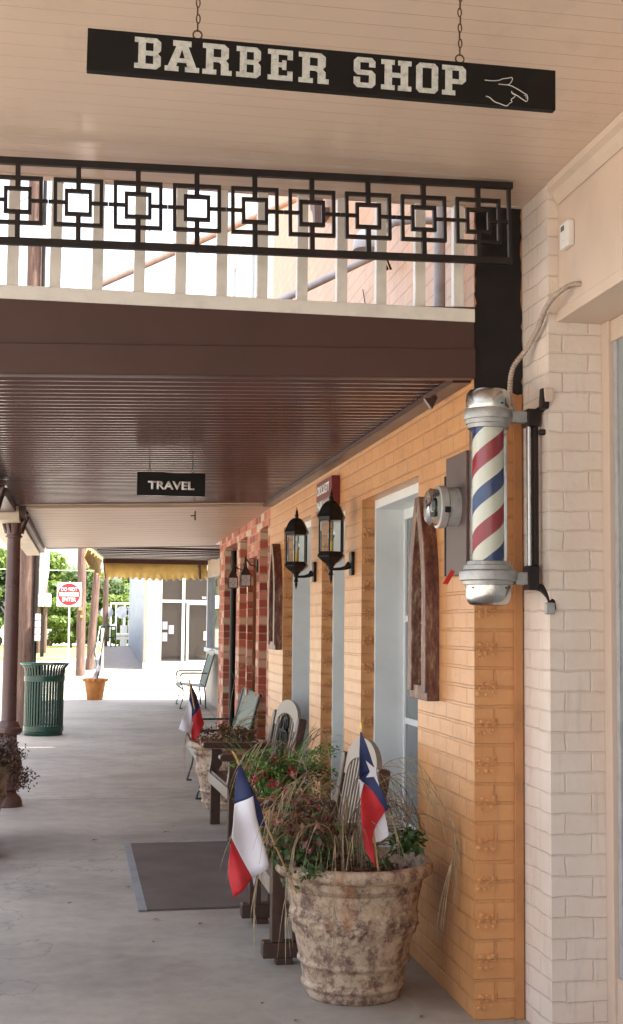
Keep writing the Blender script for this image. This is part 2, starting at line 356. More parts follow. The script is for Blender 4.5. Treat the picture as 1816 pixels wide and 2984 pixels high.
def text(name, body, height, width, mat, parent, loc, rot, bold=0.0, extrude=.002, spacing=1.0):
    cu = bpy.data.curves.new(name, 'FONT'); cu.body = body; cu.size = 1; cu.offset = bold; cu.extrude = 0; cu.space_character = spacing; cu.resolution_u = 6
    t = bpy.data.objects.new(name, cu); COL.objects.link(t)
    bpy.context.view_layer.update(); dg = bpy.context.evaluated_depsgraph_get()
    me = bpy.data.meshes.new_from_object(t.evaluated_get(dg)); bpy.data.objects.remove(t)
    xs = [v.co.x for v in me.vertices]; ys = [v.co.y for v in me.vertices]
    x0, x1, y0, y1 = min(xs), max(xs), min(ys), max(ys)
    for v in me.vertices: v.co = ((v.co.x-(x0+x1)/2)/(x1-x0)*width, (v.co.y-(y0+y1)/2)/(y1-y0)*height, 0)
    me.materials.clear(); me.materials.append(MATS[mat])
    o = bpy.data.objects.new(name, me); COL.objects.link(o); o.location = loc; o.rotation_euler = rot; o.parent = parent
    md = o.modifiers.new('solid', 'SOLIDIFY'); md.thickness = extrude; md.offset = 1
    return o
def outline(name, polys, mat, parent, thick):    # 2D outlines (with holes) in local XZ, filled and extruded along Y
    cu = bpy.data.curves.new(name, 'CURVE'); cu.dimensions = '2D'; cu.fill_mode = 'BOTH'; cu.extrude = thick/2
    for pl in polys:
        sp = cu.splines.new('POLY'); sp.points.add(len(pl)-1); sp.use_cyclic_u = True
        for q, (x, y) in zip(sp.points, pl): q.co = (x, y, 0, 1)
    t = bpy.data.objects.new(name, cu); COL.objects.link(t); bpy.context.view_layer.update()
    me = bpy.data.meshes.new_from_object(t.evaluated_get(bpy.context.evaluated_depsgraph_get())); bpy.data.objects.remove(t)
    me.materials.clear(); me.materials.append(MATS[mat])
    o = bpy.data.objects.new(name, me); COL.objects.link(o); o.parent = parent; o.rotation_euler = (R(90), 0, 0)
    return o

# ------------------------------------------------------------ ground
SWL = -.98
struct('road', MB().quad((-400, -60, -.16), (400, -60, -.16), (400, 900, -.16), (-400, 900, -.16)), 'asphalt')
sw = MB()
for y0, y1 in ((-9, 2.2), (2.2, 11.86), (11.86, 19.4)):
    a = .02 if y1 == 11.86 else 0; b = .02 if y0 == 11.86 else 0
    sw.prism([(SWL, y0+.006-b), (3.4, y0+.006+b*1.6), (3.4, y1-.006+a*1.6), (SWL, y1-.006-a)], 2, -.3, 0)
corner = [(SWL, 19.404), (3.4, 19.404), (3.4, 27.2)]+[(SWL+1.1-1.1*sin(t), 27.2-1.1+1.1*cos(t)) for t in [i*pi/2/8 for i in range(9)]]
sw.prism(corner, 2, -.3, 0)
struct('sidewalk', sw, 'concrete', bevel=0)
fs = MB().prism([(-3, 43.4), (26, 43.4), (26, 44.6), (-3, 44.6)], 2, -.3, 0)
struct('far_sidewalk', fs, 'concrete')
struct('path', B(SWL+.0, -.55, 22.3, 23.2, .002, .006), 'pale_brick')
ln = MB()
for y in (31, 32.2): ln.box(-14, 20, y, y+.1, -.16, -.155)
struct('road_marking', ln, 'road_line')
g = MB().prism([(-60, 62), (-1.2, 60), (1.2, 78), (1.5, 96), (-60, 100)], 2, -.2, -.10)
struct('lawn', g, 'grass')
g = MB().prism([(1.0, 64), (60, 64), (60, 100), (1.5, 100)], 2, -.2, -.11)
struct('ground', g, 'grass')

# ------------------------------------------------------------ orange building
XW = 1.55
ob = thing('brick_building', (XW, 8, 0), 'orange painted brick building with white framed tall openings beside the sidewalk', 'building')
wl = MB(); Y0, Y1 = 5.117, 11.17
ops = [(6.03, 7.33, 2.27), (7.83, 8.62, 2.29), (9.07, 10.35, 2.33)]
T = .075
ys = Y0
for (a, b_, zt) in ops:
    wl.box(XW, XW+T, ys, a, 0, 7.2); wl.box(XW, XW+T, a, b_, zt, 7.2); wl.box(XW, XW+T, a, b_, 0, .12); ys = b_
wl.box(XW, XW+T, ys, Y1, 0, 7.2)
wl.box(XW+T, 1.757, Y0, Y0+.5, 0, 7.2)                              # corner return facing the viewer
wl.box(XW+T+.3, XW+3, Y0+.5, Y1, 0, 7.1)
def emboss(mb, x0, x1, y, n, z0):                                    # embossed header bricks set in every second course
    for i in range(n):
        z = z0+i*.154
        mb.box(x0+.006, x1-.004, y-.004, y+.01, z+.004, z+.066)
        for (u, v) in ((.18, .25), (.45, .2), (.75, .28), (.2, .55), (.5, .5), (.8, .6), (.25, .82), (.55, .8), (.8, .85)):
            cx, cz = x0+(x1-x0)*(u+random.uniform(-.06, .06)), z+.07*(v+random.uniform(-.08, .08))
            rr = random.uniform(.006, .012)
            mb.lathe([(rr, .001), (rr*.8, -.006), (0.0001, -.009)], (cx, y-.004, cz), 8, axis=1)
emboss(wl, XW+.002, XW+.095, Y0, 16, .035)
for (a, b_, zt) in ops: emboss(wl, XW+.004, XW+.07, b_, 13, .2)
wl.build('wall', 'orange_brick', ob)
B(1.715, 1.752, Y0-.012, Y0, 0, 2.50).build('corner_trim', 'orange_trim', ob, bevel=.003)
pp = MB()
random.seed(2); lf = [(XW-.001, 2.515)]; z = 2.53
while z < 3.3: lf.append((XW-.001+(random.uniform(.0, .012) if z > 2.86 else 0), z)); z += random.uniform(.012, .03)
rt = []; z = 3.3
while z > 2.53: rt.append((1.757-random.uniform(.0, .010), z)); z -= random.uniform(.012, .04)
bt = [(1.755-.0245*k, 2.512+random.uniform(-.005, .006)) for k in range(8)]
pp.prism(lf+[(XW, 3.31), (1.757, 3.31)]+rt+bt, 1, Y0-.006, Y0-.0005)
pp.build('black_panel', 'black_paint', ob)
for k, (a, b_, zt) in enumerate(ops):
    fr = MB(); z0, z1 = .12, zt
    xa, xb = XW+T, XW+T+.185
    fr.box(xa, xb, b_-.022, b_+.01, z0, z1); fr.box(xa, xb, a, a+.03, z0, z1); fr.box(xa, xb, a+.03, b_-.022, z1-.05, z1)
    fr.box(xa-.03, xb, a+.03, b_-.022, z0, z0+.05)
    xs = xb-.02
    fr.box(xs, xb+.03, a+.03, a+.09, z0+.05, z1-.05); fr.box(xs, xb+.03, b_-.055, b_-.022, z0+.05, z1-.05); fr.box(xs, xb+.03, a+.09, b_-.055, z1-.11, z1-.05)
    fr.box(xs, xb+.03, a+.09, b_-.055, z0+.05, z0+.14)
    for zz in (.42, 1.0, 1.575): fr.box(xs+.004, xb+.02, a+.09, b_-.055, zz, zz+.035)
    f = fr.build('window', 'white_wood', ob, bevel=.003)
    B(xs+.012, xs+.018, a+.09, b_-.055, z0+.14, z1-.11).build('pane', 'pane', f, local=False)
# second-storey fixtures
dp = thing('downpipe', (1.485, 5.42, 2.9), 'grey vertical pipe on the upper orange wall behind the white balusters', 'pipe')
MB().tube([(1.485, 5.42, 2.62), (1.485, 5.42, 4.2)], .026, 14).build('pipe', 'grey_pipe', dp)
fl = thing('gooseneck_lamp', (1.46, 5.55, 3.33), 'white bowl lamp on a grey arm high on the orange wall', 'lamp')
MB().tube([(1.55, 5.6, 3.38), (1.42, 5.6, 3.38), (1.32, 5.6, 3.36), (1.25, 5.6, 3.30)], .017, 10).build('arm', 'grey_pipe', fl)
MB().lathe([(.012, .05), (.035, .045), (.058, .015), (.066, -.04), (.064, -.045), (.05, -.02), (.001, .02)], (1.2, 5.6, 3.27), 24).build('lamp_shade', 'dish_white', fl)
wb = MB(); wb.tube([(1.50, 6.4, 3.9), (1.44, 6.4, 3.55), (1.46, 6.45, 3.45), (1.50, 6.5, 3.4)], .009, 8); wb.tube([(1.51, 6.5, 3.9), (1.48, 6.5, 3.5), (1.52, 6.5, 3.4)], .007, 8)
wb.tube([(1.54, 7.3, 3.5), (1.53, 7.0, 3.1), (1.54, 6.6, 2.75)], .003, 6)
tag(wb.build('cable_bundle', 'black_iron', org=(1.5, 6.4, 3.2)), 'black cables hanging in a loop on the upper orange wall', 'cables')
sb = MB(); sb.prism([(8.45, 4.5), (8.62, 4.5), (8.58, 4.38), (8.5, 4.33), (8.46, 4.22), (8.40, 4.2), (8.42, 4.38)], 0, 1.44, 1.5); sb.box(1.5, 1.55, 8.45, 8.6, 4.3, 4.36)
tag(sb.build('wall_bracket', 'plate_brown', org=(1.5, 8.5, 4.2)), 'dark scroll bracket on the upper orange wall above the brown canopy', 'bracket')
def rod(a, b_, r, mat, label):
    o = MB().tube([a, b_], r, 12).build('support_rod', mat, org=a); tag(o, label, 'rod', 'sloping rods above the brown canopy')
rod((.2, 7.0, 2.9), (1.55, 7.0, 3.62), .021, 'grey_pipe', 'light grey sloping rod nearest the orange upper wall')
rod((-.09, 5.5, 2.93), (1.55, 9.67, 4.83), .022, 'pink_rod', 'long pinkish sloping rod crossing the bright sky')

# ------------------------------------------------------------ meter, ornaments, small signs on the orange wall
mt = thing('electric_meter', (1.55, 5.29, 2.05), 'round grey electric meter with a glass dome on the orange wall', 'meter')
B(1.525, 1.55, 5.15, 5.455, 1.765, 2.275).build('back_plate', 'plate_brown', mt, bevel=.003)
B(1.522, 1.55, 5.456, 5.475, 1.765, 2.20).build('plate_edge', 'black_iron', mt)
MB().lathe([(.084, 0), (.084, -.05), (.090, -.055), (.090, -.085), (.082, -.088)], (1.525, 5.29, 2.05), 36, axis=0).build('housing', 'meter_grey', mt)
MB().lathe([(.078, -.087), (.078, -.0875)], (1.525, 5.29, 2.05), 32, axis=0).build('dial_plate', 'meter_grey', mt)
d = MB(); d.lathe([(.03, -.087), (.028, -.10), (.001, -.102)], (1.525, 5.30, 2.06), 20, axis=0); d.box(1.425, 1.438, 5.27, 5.33, 2.01, 2.03)
for k in range(4): d.lathe([(.009, -.0875), (.009, -.09), (.001, -.09)], (1.525, 5.25+k*.027, 2.10), 12, axis=0)
d.build('dial', 'black_hole', mt)
MB().lathe([(.080, -.088), (.078, -.115), (.066, -.128), (.03, -.133), (.001, -.134)], (1.525, 5.29, 2.05), 32, axis=0).build('glass_dome', 'clear_glass', mt)
B(1.45, 1.475, 5.2, 5.203, 2.02, 2.045).build('label_plate', 'black_hole', mt)
tag(MB().prism([(1.44, 1.725), (1.462, 1.722), (1.492, 1.775), (1.478, 1.785)], 1, 5.20, 5.204).build('tag', 'red_plastic', org=(1.46, 5.2, 1.73)), 'small red tag hanging below the meter by the pole base', 'tag')

def ornament(y0, y1, z0, z1, label):
    t = thing('wall_ornament', (XW, (y0+y1)/2, z0), label, 'wall ornament', 'pointed wooden arch ornaments on the orange wall')
    hw = (y1-y0)/2; H = z1-z0; zs = H*.46
    def arch(k, zb, wob=0): # half width k
        R_ = ((H-zs)**2+hw**2)/(2*hw); pts = []
        n = 10; s_ = k/hw
        a1 = math.atan2(H-zs, R_-hw)
        for i in range(n+1):
            a = a1*i/n; pts.append((0, (-hw+R_-R_*cos(a))*s_ if False else -(hw-(R_-R_*cos(a)))*s_, (zs+R_*sin(a))*(1 if s_ > .99 else .97-.09*(1-s_))))
        pts[-1] = (0, 0, pts[-1][2])
        left = [(0, -k, zb)]+pts
        return left+[(x, -y, z) for x, y, z in left[::-1][1:]]
    def m(pts, r, depth, xo=0):
        q = MB(); q.tube([(xo-depth/2-.001+x, y, z) for x, y, z in pts], r, 4, smooth=False, up=(1, 0, 0)); return q
    o = MB(); A = arch(hw-.036, .03); k_ = len(A)//2; A = A[:k_]+[(A[k_][0], -.012, A[k_][2]-.012), (A[k_][0], .012, A[k_][2]-.012)]+A[k_+1:]
    o.tube([(-.03+x, y, z) for x, y, z in A], .050, 4, smooth=False, up=(1, 0, 0)); o.box(-.056, -.002, -hw, hw, -.006, .06)
    o.build('outer_frame', 'distressed', t, local=True, bevel=.004)
    i = MB(); A2 = arch(hw*.62, .09)
    i.tube([(-.018+x, y, z) for x, y, z in A2], .018, 4, smooth=False, up=(1, 0, 0)); i.box(-.03, -.004, -.012, .012, .05, H*.78)
    for zz in (.18, .36, .52): i.box(-.026, -.004, -hw*.6, hw*.6, zz*H-.008, zz*H+.008)
    for sgn in (-1, 1):
        for zc in (.27, .44): i.tube([(-.015, sgn*hw*.3+.035*cos(a), zc*H+.05*sin(a)) for a in [k*pi/5 for k in range(10)]], .009, 6, closed=True)
    i.build('tracery', 'distressed', t, local=True)
ornament(5.65, 5.975, 1.225, 2.175, 'tall reddish brown wooden arch ornament hanging between the meter and the near white opening')
ornament(10.40, 10.80, 1.355, 2.235, 'narrow looking dark red wooden arch ornament hanging next to the red brick front')
ps = thing('plaque', (XW, 8.28, 2.3), 'small dark red plaque with white lettering high on the orange wall', 'sign')
B(1.495, 1.55, 8.0, 8.55, 2.275, 2.49).build('board', 'wine_red', ps, bevel=.004)
text('lettering', 'CROCKETT', .062, .44, 'white_letter', ps, (-.057, .01, .13), (R(90), 0, R(-90)), .02)
text('lettering', 'PARKWAY', .062, .44, 'white_letter', ps, (-.057, .01, .03), (R(90), 0, R(-90)), .02)

# hexagonal wall lanterns
def lantern():
    t = thing('wall_lantern', (0, 0, 0), '', 'lantern', 'black hexagonal wall lanterns on the orange wall')
    r0 = R(30)
    def hexa(prof): return MB().lathe([(r, z-.30) for r, z in prof], (0, 0, 0), 6, smooth=False, rot0=R(12))
    hexa([(.094, .143), (.088, .152), (.080, .166), (.074, .182), (.064, .203), (.050, .222), (.032, .236), (.012, .243)]).build('roof', 'lantern_black', t, local=True, bevel=.002)
    MB().lathe([(.012, -.062), (.012, -.045), (.017, -.04), (.009, -.032), (.010, -.02), (.004, 0), (.0005, .018)], (0, 0, 0), 12).build('finial', 'lantern_black', t, local=True)
    hexa([(.090, .145), (.082, .125), (.075, .122)]).build('eave', 'lantern_black', t, local=True)
    p = MB()
    for k in range(6):
        a = R(12)+k*pi/3; p.tube([(.075*cos(a), .075*sin(a), -.178), (.075*cos(a), .075*sin(a), -.365)], .005, 6)
    p.build('frame', 'lantern_black', t, local=True)
    g = MB(); 
    q = [(.071*cos(R(12)+k*pi/3), .071*sin(R(12)+k*pi/3)) for k in range(6)]
    for k in range(6):
        a, b_ = q[k], q[(k+1) % 6]; g.quad((a[0], a[1], -.365), (b_[0], b_[1], -.365), (b_[0], b_[1], -.178), (a[0], a[1], -.178))
    g.build('pane', 'clear_glass', t, local=True)
    MB().lathe([(.075, -.362), (.088, -.388), (.086, -.393), (.055, -.42), (.034, -.432), (.022, -.447), (.016, -.452)], (0, 0, 0), 6, smooth=False, rot0=R(12)).build('base_cup', 'lantern_black', t, local=True)
    MB().lathe([(.016, -.445), (.018, -.46), (.011, -.47), (.012, -.488), (.018, -.496), (.009, -.503), (.010, -.52), (.005, -.54), (.0005, -.555)], (0, 0, 0), 12).build('pendant', 'lantern_black', t, local=True)
    MB().lathe([(.012, -.362), (.012, -.30), (.001, -.30)], (0, 0, 0), 12).build('candle', 'amber', t, local=True)
    MB().lathe([(.008, -.30), (.022, -.27), (.024, -.25), (.012, -.225), (.001, -.22)], (0, 0, 0), 14).build('bulb', 'clear_glass', t, local=True)
    MB().tube([(.012, 0, -.465), (.06, 0, -.462), (.09, 0, -.455), (.115, 0, -.435)], [.008, .010, .014, .024], 10).build('arm', 'lantern_black', t, local=True)
    MB().prism([(-.034, -.50), (.034, -.50), (.042, -.48), (.042, -.38), (.034, -.36), (-.034, -.36), (-.042, -.38), (-.042, -.48)], 0, .115, .135).build('wall_plate', 'lantern_black', t, local=True, bevel=.004)
    return t
L1 = lantern(); L1.location = (1.415, 7.57, 2.345); L1['label'] = 'nearer and larger looking of two black hexagonal lanterns, in front of the red plaque'
copy_tree(L1, loc=(1.415, 8.87, 2.345), label='farther of two black hexagonal lanterns, next to the small arch ornament')
# square hanging lanterns with leaded glass
def hang_lantern():
    t = thing('hanging_lantern', (0, 0, 0), '', 'lantern', 'square leaded glass lanterns on the red brick front')
    c = MB(); pr = [(.008, .165), (.012, .10), (.02, .06), (.042, .022), (.052, .0), (.056, -.006)]
    c.lathe([(r*1.25, z) for r, z in pr[::-1]], (0, 0, 0), 4, smooth=False, rot0=R(45)); c.build('cap', 'dark_bronze', t, local=True)
    b_ = B(-.042, .042, -.042, .042, -.105, -.006); b_.build('glass_box', 'leaded_glass', t, local=True)
    f = MB()
    for sx in (-1, 1):
        for sy in (-1, 1): f.box(sx*.045-.004, sx*.045+.004, sy*.045-.004, sy*.045+.004, -.112, -.004)
    for z in (-.112, -.008):
        for sg in (-1, 1): f.box(-.049, .049, sg*.045-.004, sg*.045+.004, z, z+.007); f.box(sg*.045-.004, sg*.045+.004, -.041, .041, z, z+.007)
    f.build('frame', 'dark_bronze', t, local=True)
    l = MB()
    for sg in (-1, 1):
        y = sg*.0435
        d = [(0, -.028), (.016, -.056), (0, -.084), (-.016, -.056)]
        for i in range(4):
            a, b2 = d[i], d[(i+1) % 4]; l.tube([(a[0], y, a[1]), (b2[0], y, b2[1])], .0016, 4)
            dirs = [(0, -.008), (.042, -.056), (0, -.105), (-.042, -.056)][i]; l.tube([(a[0], y, a[1]), (dirs[0], y, dirs[1])], .0016, 4)
            l.tube([(y, a[0], a[1]), (y, b2[0], b2[1])], .0016, 4); l.tube([(y, a[0], a[1]), (y, dirs[0], dirs[1])], .0016, 4)
    l.build('leading', 'dark_bronze', t, local=True)
    a = MB(); a.tube([(0, 0, .15), (.05, 0, .085), (.08, 0, .08), (.10, 0, .06), (.10, 0, .03)], .007, 8); a.prism([(-.02, .02), (.02, .02), (.02, .14), (-.02, .14)], 0, .10, .118)
    a.build('bracket', 'dark_bronze', t, local=True, bevel=.002)
    return t
H1 = hang_lantern(); H1.location = (1.432, 11.95, 2.01); H1['label'] = 'nearer of two small square lanterns with diamond leaded glass on the brick front'
copy_tree(H1, loc=(1.432, 13.0, 2.02), label='farther of two small square lanterns with diamond leaded glass, partly behind its twin')

# ------------------------------------------------------------ red brick building
rb = thing('brick_building', (XW, 13.3, 0), 'red brick building with narrow recessed openings beyond the orange one', 'building')
wl = MB(); Ya, Yb = 11.17, 15.5; zt = 2.42
op = [(11.30, 11.83, zt), (12.05, 12.70, 2.19), (12.80, 13.40, zt), (13.70, 14.92, zt)]
ys = Ya+.003
for a, b_, z in op:
    wl.box(XW, XW+.24, ys, a, 0, 2.75); wl.box(XW, XW+.24, a, b_, z, 2.75); ys = b_
wl.box(XW, XW+.24, ys, Yb, 0, 2.75); wl.box(XW+.24, XW+.34, Ya+.003, Yb, 0, 2.75)
wl.box(XW+.24, 2.43, Yb-.1, Yb, 0, 2.75)
wl.build('wall', 'red_brick', rb)
up = MB(); up.box(XW, XW+.3, Ya+.003, Yb, 2.75, 6.4); up.build('upper_wall', 'pale_brick', rb)
for y in (11.7, 13.4):
    f = MB(); f.box(XW-.03, XW, y, y+.12, 3.3, 5.6); f.box(XW-.03, XW, y+.85, y+.97, 3.3, 5.6); f.box(XW-.03, XW, y+.12, y+.85, 3.3, 3.42); f.box(XW-.03, XW, y+.12, y+.85, 5.5, 5.6)
    fo = f.build('window', 'white_wood', rb); B(XW-.01, XW, y+.12, y+.85, 3.42, 5.5).build('pane', 'pane_shop', fo)
B(XW+.09, XW+.15, 12.07, 12.68, .02, 2.18).build('door', 'door_wood', rb)
dd = MB(); dd.box(XW+.08, XW+.2, 14.70, 14.90, .02, 2.38); dd.box(XW+.10, XW+.22, 13.72, 13.8, .02, 2.4); dd.box(XW+.16, XW+.2, 13.8, 14.7, 0.02, 2.4)
dd.build('door', 'black_door', rb)
MB().tube([(XW+.07, 14.66, .3), (XW+.07, 14.66, 2.38)], .03, 12).build('downpipe', 'black_iron', rb)
B(XW+.05, XW+.24, 12.70-.03, 12.699, .02, 2.19).build('door_frame', 'door_wood', rb)

# ------------------------------------------------------------ near beige building with the barber shop
bb = thing('brick_building', (1.758, 4.8, 0), 'beige painted brick shop front nearest the camera on the right', 'building')
wl = MB(); XB = 1.758
wl.box(XB, 2.3, 4.807, 5.4, 0, 3.55)
wl.build('wall', 'beige_brick', bb)
fa = MB(); fa.box(1.80, 1.9, -9, 4.806, 2.79, 3.55); fa.build('upper_wall', 'beige_paint', bb)
fa = MB(); fa.box(1.79, 2.02, -9, 4.806, 2.745, 2.79); fa.build('lintel', 'beige_paint', bb, bevel=.004)
cm = MB(); cm.prism([(1.80, 3.22), (1.795, 3.215), (1.78, 3.24), (1.775, 3.262), (1.755, 3.275), (1.752, 3.299), (1.80, 3.299)], 1, -9, 4.80); cm.build('crown_molding', 'beige_paint', bb)
fr = MB(); fr.box(1.975, 2.03, 4.735, 4.806, 0, 2.745); fr.box(1.985, 2.03, -9, 4.735, 2.66, 2.744); fr.box(1.985, 2.03, -9, 4.735, 0, .25)
for y in (3.0, .5, -2): fr.box(1.985, 2.03, y, y+.07, .25, 2.66)
f = fr.build('window', 'beige_paint', bb, bevel=.003)
B(1.995, 2.02, 4.70, 4.734, .25, 2.66).build('sash', 'grey_pipe', f)
B(2.002, 2.012, -9, 4.70, .25, 2.66).build('pane', 'pane_shop', f)
B(2.04, 3, -9, 4.8, 0, 3.5).build('back_wall', 'beige_paint', bb)
dt = thing('alarm_box', (1.80, 4.67, 3.05), 'small white plastic box with a dark mark on the beige wall under the ceiling', 'alarm')
B(1.772, 1.80, 4.628, 4.716, 3.005, 3.105).build('case', 'white_plastic', dt, bevel=.006)
m = MB(); m.box(1.7705, 1.7719, 4.69, 4.698, 3.072, 3.092); m.box(1.7705, 1.7719, 4.668, 4.682, 3.072, 3.092); m.build('mark', 'sign_black', dt)
B(1.7705, 1.7719, 4.675, 4.678, 3.032, 3.036).build('button', 'grey_pipe', dt)
cc = [(1.81, 4.56, 2.835), (1.775, 4.60, 2.84), (1.735, 4.65, 2.815), (1.728, 4.75, 2.785), (1.73, 4.85, 2.725), (1.72, 4.96, 2.665), (1.68, 5.0, 2.60), (1.665, 5.0, 2.52), (1.668, 4.99, 2.44), (1.69, 4.96, 2.375)]
def smooth(pts, n=6):
    P = [Vector(p) for p in pts]; P = [P[0]]+P+[P[-1]]; out = []
    for i in range(1, len(P)-2):
        for k in range(n):
            t = k/n; a, b_, c, d = P[i-1:i+3]
            out.append(.5*((2*b_)+(-a+c)*t+(2*a-5*b_+4*c-d)*t*t+(-a+3*b_-3*c+d)*t**3))
    return out+[P[-2]]
sc = smooth(cc, 14)
tag(MB().tube(sc, [.0115 if k % 2 else .0088 for k in range(len(sc))], 10).build('conduit', 'conduit_beige', org=cc[0]), 'flexible beige ribbed conduit curving down from the beige wall to the barber pole', 'cable')

# ------------------------------------------------------------ near canopy over the camera
nc = thing('canopy', (0, -2, 3.3), 'near canopy with a beige beadboard ceiling above the barber sign', 'canopy')
MB().add([(-1.6, -9, 3.30), (1.80, -9, 3.30), (1.80, 5.09, 3.30), (-1.6, 5.09, 3.30), (-1.6, -9, 3.42), (1.80, -9, 3.42), (1.80, 5.09, 3.42), (-1.6, 5.09, 3.42)], [(0, 3, 2, 1), (4, 5, 6, 7), (0, 1, 5, 4), (1, 2, 6, 5), (2, 3, 7, 6), (3, 0, 4, 7)]).build('ceiling', 'ceiling_boards', nc)
B(-1.6, 1.757, 5.091, 5.15, 3.295, 3.6).build('header', 'beige_paint', nc, bevel=.003)
B(-1.62, -1.5, -9, 5.09, 3.22, 3.60).build('fascia', 'beige_paint', nc)
# white baluster screen between canopies
rl = thing('balustrade', (.5, 5.13, 2.8), 'white painted baluster screen standing on the brown beam', 'railing')
for k in range(-7, 12):
    x = -.318+k*.1637
    B(x-.0215, x+.0215, 5.11, 5.15, 2.855, 3.294).build('baluster', 'rail_white', rl, bevel=.002)
B(-1.6, 1.548, 5.095, 5.165, 2.80, 2.855).build('bottom_rail', 'rail_white', rl, bevel=.003)
# black iron grille hung in front
gr = thing('iron_grille', (1.6, 4.8, 3.298), 'black iron grille of interlocked squares hung under the near ceiling', 'grille')
gr.rotation_euler = (0, R(-1.05), 0)
g = MB(); g.box(-3.1, .01, -.012, .012, -.032, -.006); g.box(-3.1, 0, -.012, .012, -.335, -.308); g.box(-.012, 0, -.012, .012, -.308, -.032)
g.build('rail', 'black_iron', gr, local=True, bevel=.002)
for k in range(-4, 9):
    cx = -.1325-(8-k)*.2197; m = MB(); bz = -.166; t_ = .0065
    def ring(h, t=.0065, d=.009):
        m.box(cx-h, cx+h, -d, d, bz+h-2*t, bz+h); m.box(cx-h, cx+h, -d, d, bz-h, bz-h+2*t)
        m.box(cx-h, cx-h+2*t, -d, d, bz-h+2*t, bz+h-2*t); m.box(cx+h-2*t, cx+h, -d, d, bz-h+2*t, bz+h-2*t)
    ring(.0905); ring(.050)
    m.box(cx-.009, cx+.009, -.010, .010, bz+.050, -.033); m.box(cx-.009, cx+.009, -.010, .010, -.307, bz-.050)
    m.box(cx-.109, cx-.050, -.007, .007, bz-.006, bz+.006); m.box(cx+.050, cx+(.109 if k < 8 else .12), -.007, .007, bz-.006, bz+.006)
    m.build('square_motif', 'black_iron', gr, local=True)

# ------------------------------------------------------------ BARBER SHOP sign
bs = thing('hanging_sign', (.563, 3.1, 2.985), 'long black hanging sign reading BARBER SHOP with a pointing hand', 'sign')
SX = 1.19; SH = .106
bs.rotation_euler = (0, R(.35), R(0))
B(-SX/2, SX/2, 0, .024, -SH, 0).build('board', 'sign_black', bs, local=True, bevel=.002)
LET = {
 'B': [[(0,0),(0,1.6),(1.1,1.6),(1.1,8.4),(0,8.4),(0,10),(6.3,10),(7.6,8.8),(7.6,6.1),(6.7,5.1),(7.6,4.1),(7.6,1.2),(6.3,0)],[(3.2,1.6),(5.4,1.6),(5.4,4.3),(3.2,4.3)],[(3.2,5.8),(5.4,5.8),(5.4,8.4),(3.2,8.4)]],
 'A': [[(0,0),(0,1.6),(.8,1.6),(3.0,8.2),(2.1,8.2),(2.1,10),(7.0,10),(7.0,8.2),(6.2,8.2),(8.4,1.6),(9.2,1.6),(9.2,0),(5.4,0),(5.4,1.6),(6.1,1.6),(5.7,2.9),(3.4,2.9),(3.0,1.6),(3.7,1.6),(3.7,0)],[(3.8,4.3),(5.3,4.3),(4.55,7.2)]],
 'R': [[(0,0),(0,1.6),(1,1.6),(1,8.4),(0,8.4),(0,10),(6.2,10),(7.5,8.8),(7.5,5.7),(6.7,4.8),(7.5,3.8),(7.5,1.6),(8.4,1.6),(8.4,0),(5.3,0),(5.3,3.6),(4.7,4.1),(3.1,4.1),(3.1,1.6),(4,1.6),(4,0)],[(3.1,5.7),(5.3,5.7),(5.3,8.4),(3.1,8.4)]],
 'E': [[(0,0),(0,1.6),(1,1.6),(1,8.4),(0,8.4),(0,10),(7.5,10),(7.5,6.9),(5.9,6.9),(5.9,8.4),(3.2,8.4),(3.2,5.8),(4.3,5.8),(4.3,6.6),(5.6,6.6),(5.6,3.5),(4.3,3.5),(4.3,4.3),(3.2,4.3),(3.2,1.6),(5.9,1.6),(5.9,3.1),(7.5,3.1),(7.5,0)]],
 'S': [[(0,3.4),(0,1.2),(1.2,0),(6.2,0),(7.4,1.2),(7.4,4.6),(6.2,5.8),(2.2,5.8),(2.2,8.4),(5.2,8.4),(5.2,6.9),(7.4,6.9),(7.4,8.8),(6.2,10),(1.2,10),(0,8.8),(0,5.4),(1.2,4.2),(5.2,4.2),(5.2,1.6),(2.2,1.6),(2.2,3.4)]],
 'H': [[(0,0),(0,1.6),(1,1.6),(1,8.4),(0,8.4),(0,10),(4,10),(4,8.4),(3.2,8.4),(3.2,5.8),(5.8,5.8),(5.8,8.4),(5,8.4),(5,10),(9,10),(9,8.4),(8,8.4),(8,1.6),(9,1.6),(9,0),(5,0),(5,1.6),(5.8,1.6),(5.8,4.2),(3.2,4.2),(3.2,1.6),(4,1.6),(4,0)]],
 'O': [[(0,1.2),(1.2,0),(6.4,0),(7.6,1.2),(7.6,8.8),(6.4,10),(1.2,10),(0,8.8)],[(2.2,1.6),(5.4,1.6),(5.4,8.4),(2.2,8.4)]],
 'P': [[(0,0),(0,1.6),(1,1.6),(1,8.4),(0,8.4),(0,10),(6.4,10),(7.6,8.8),(7.6,5.1),(6.4,3.9),(3.2,3.9),(3.2,1.6),(4.2,1.6),(4.2,0)],[(3.2,5.5),(5.4,5.5),(5.4,8.4),(3.2,8.4)]]}
def sx(px):   # photo column on the board -> metres along it
    return (px-250)/1369*SX*(1+.0)-SX/2
for ch, a, b_ in (('B',381,455),('A',466,563),('R',572,655),('B',668,738),('E',758,830),('R',847,935),('S',1008,1072),('H',1089,1179),('O',1193,1259),('P',1271,1343)):
    x0, x1 = sx(a), sx(b_); wmax = max(p[0] for p in LET[ch][0]); ks = (x1-x0)/wmax; kz = .078/10
    o = outline('letter', [[(x0+p[0]*ks, p[1]*kz) for p in pl] for pl in LET[ch]], 'lettering', bs, .0014); o.location = (0, -.0008, -.0905)
hl = MB()
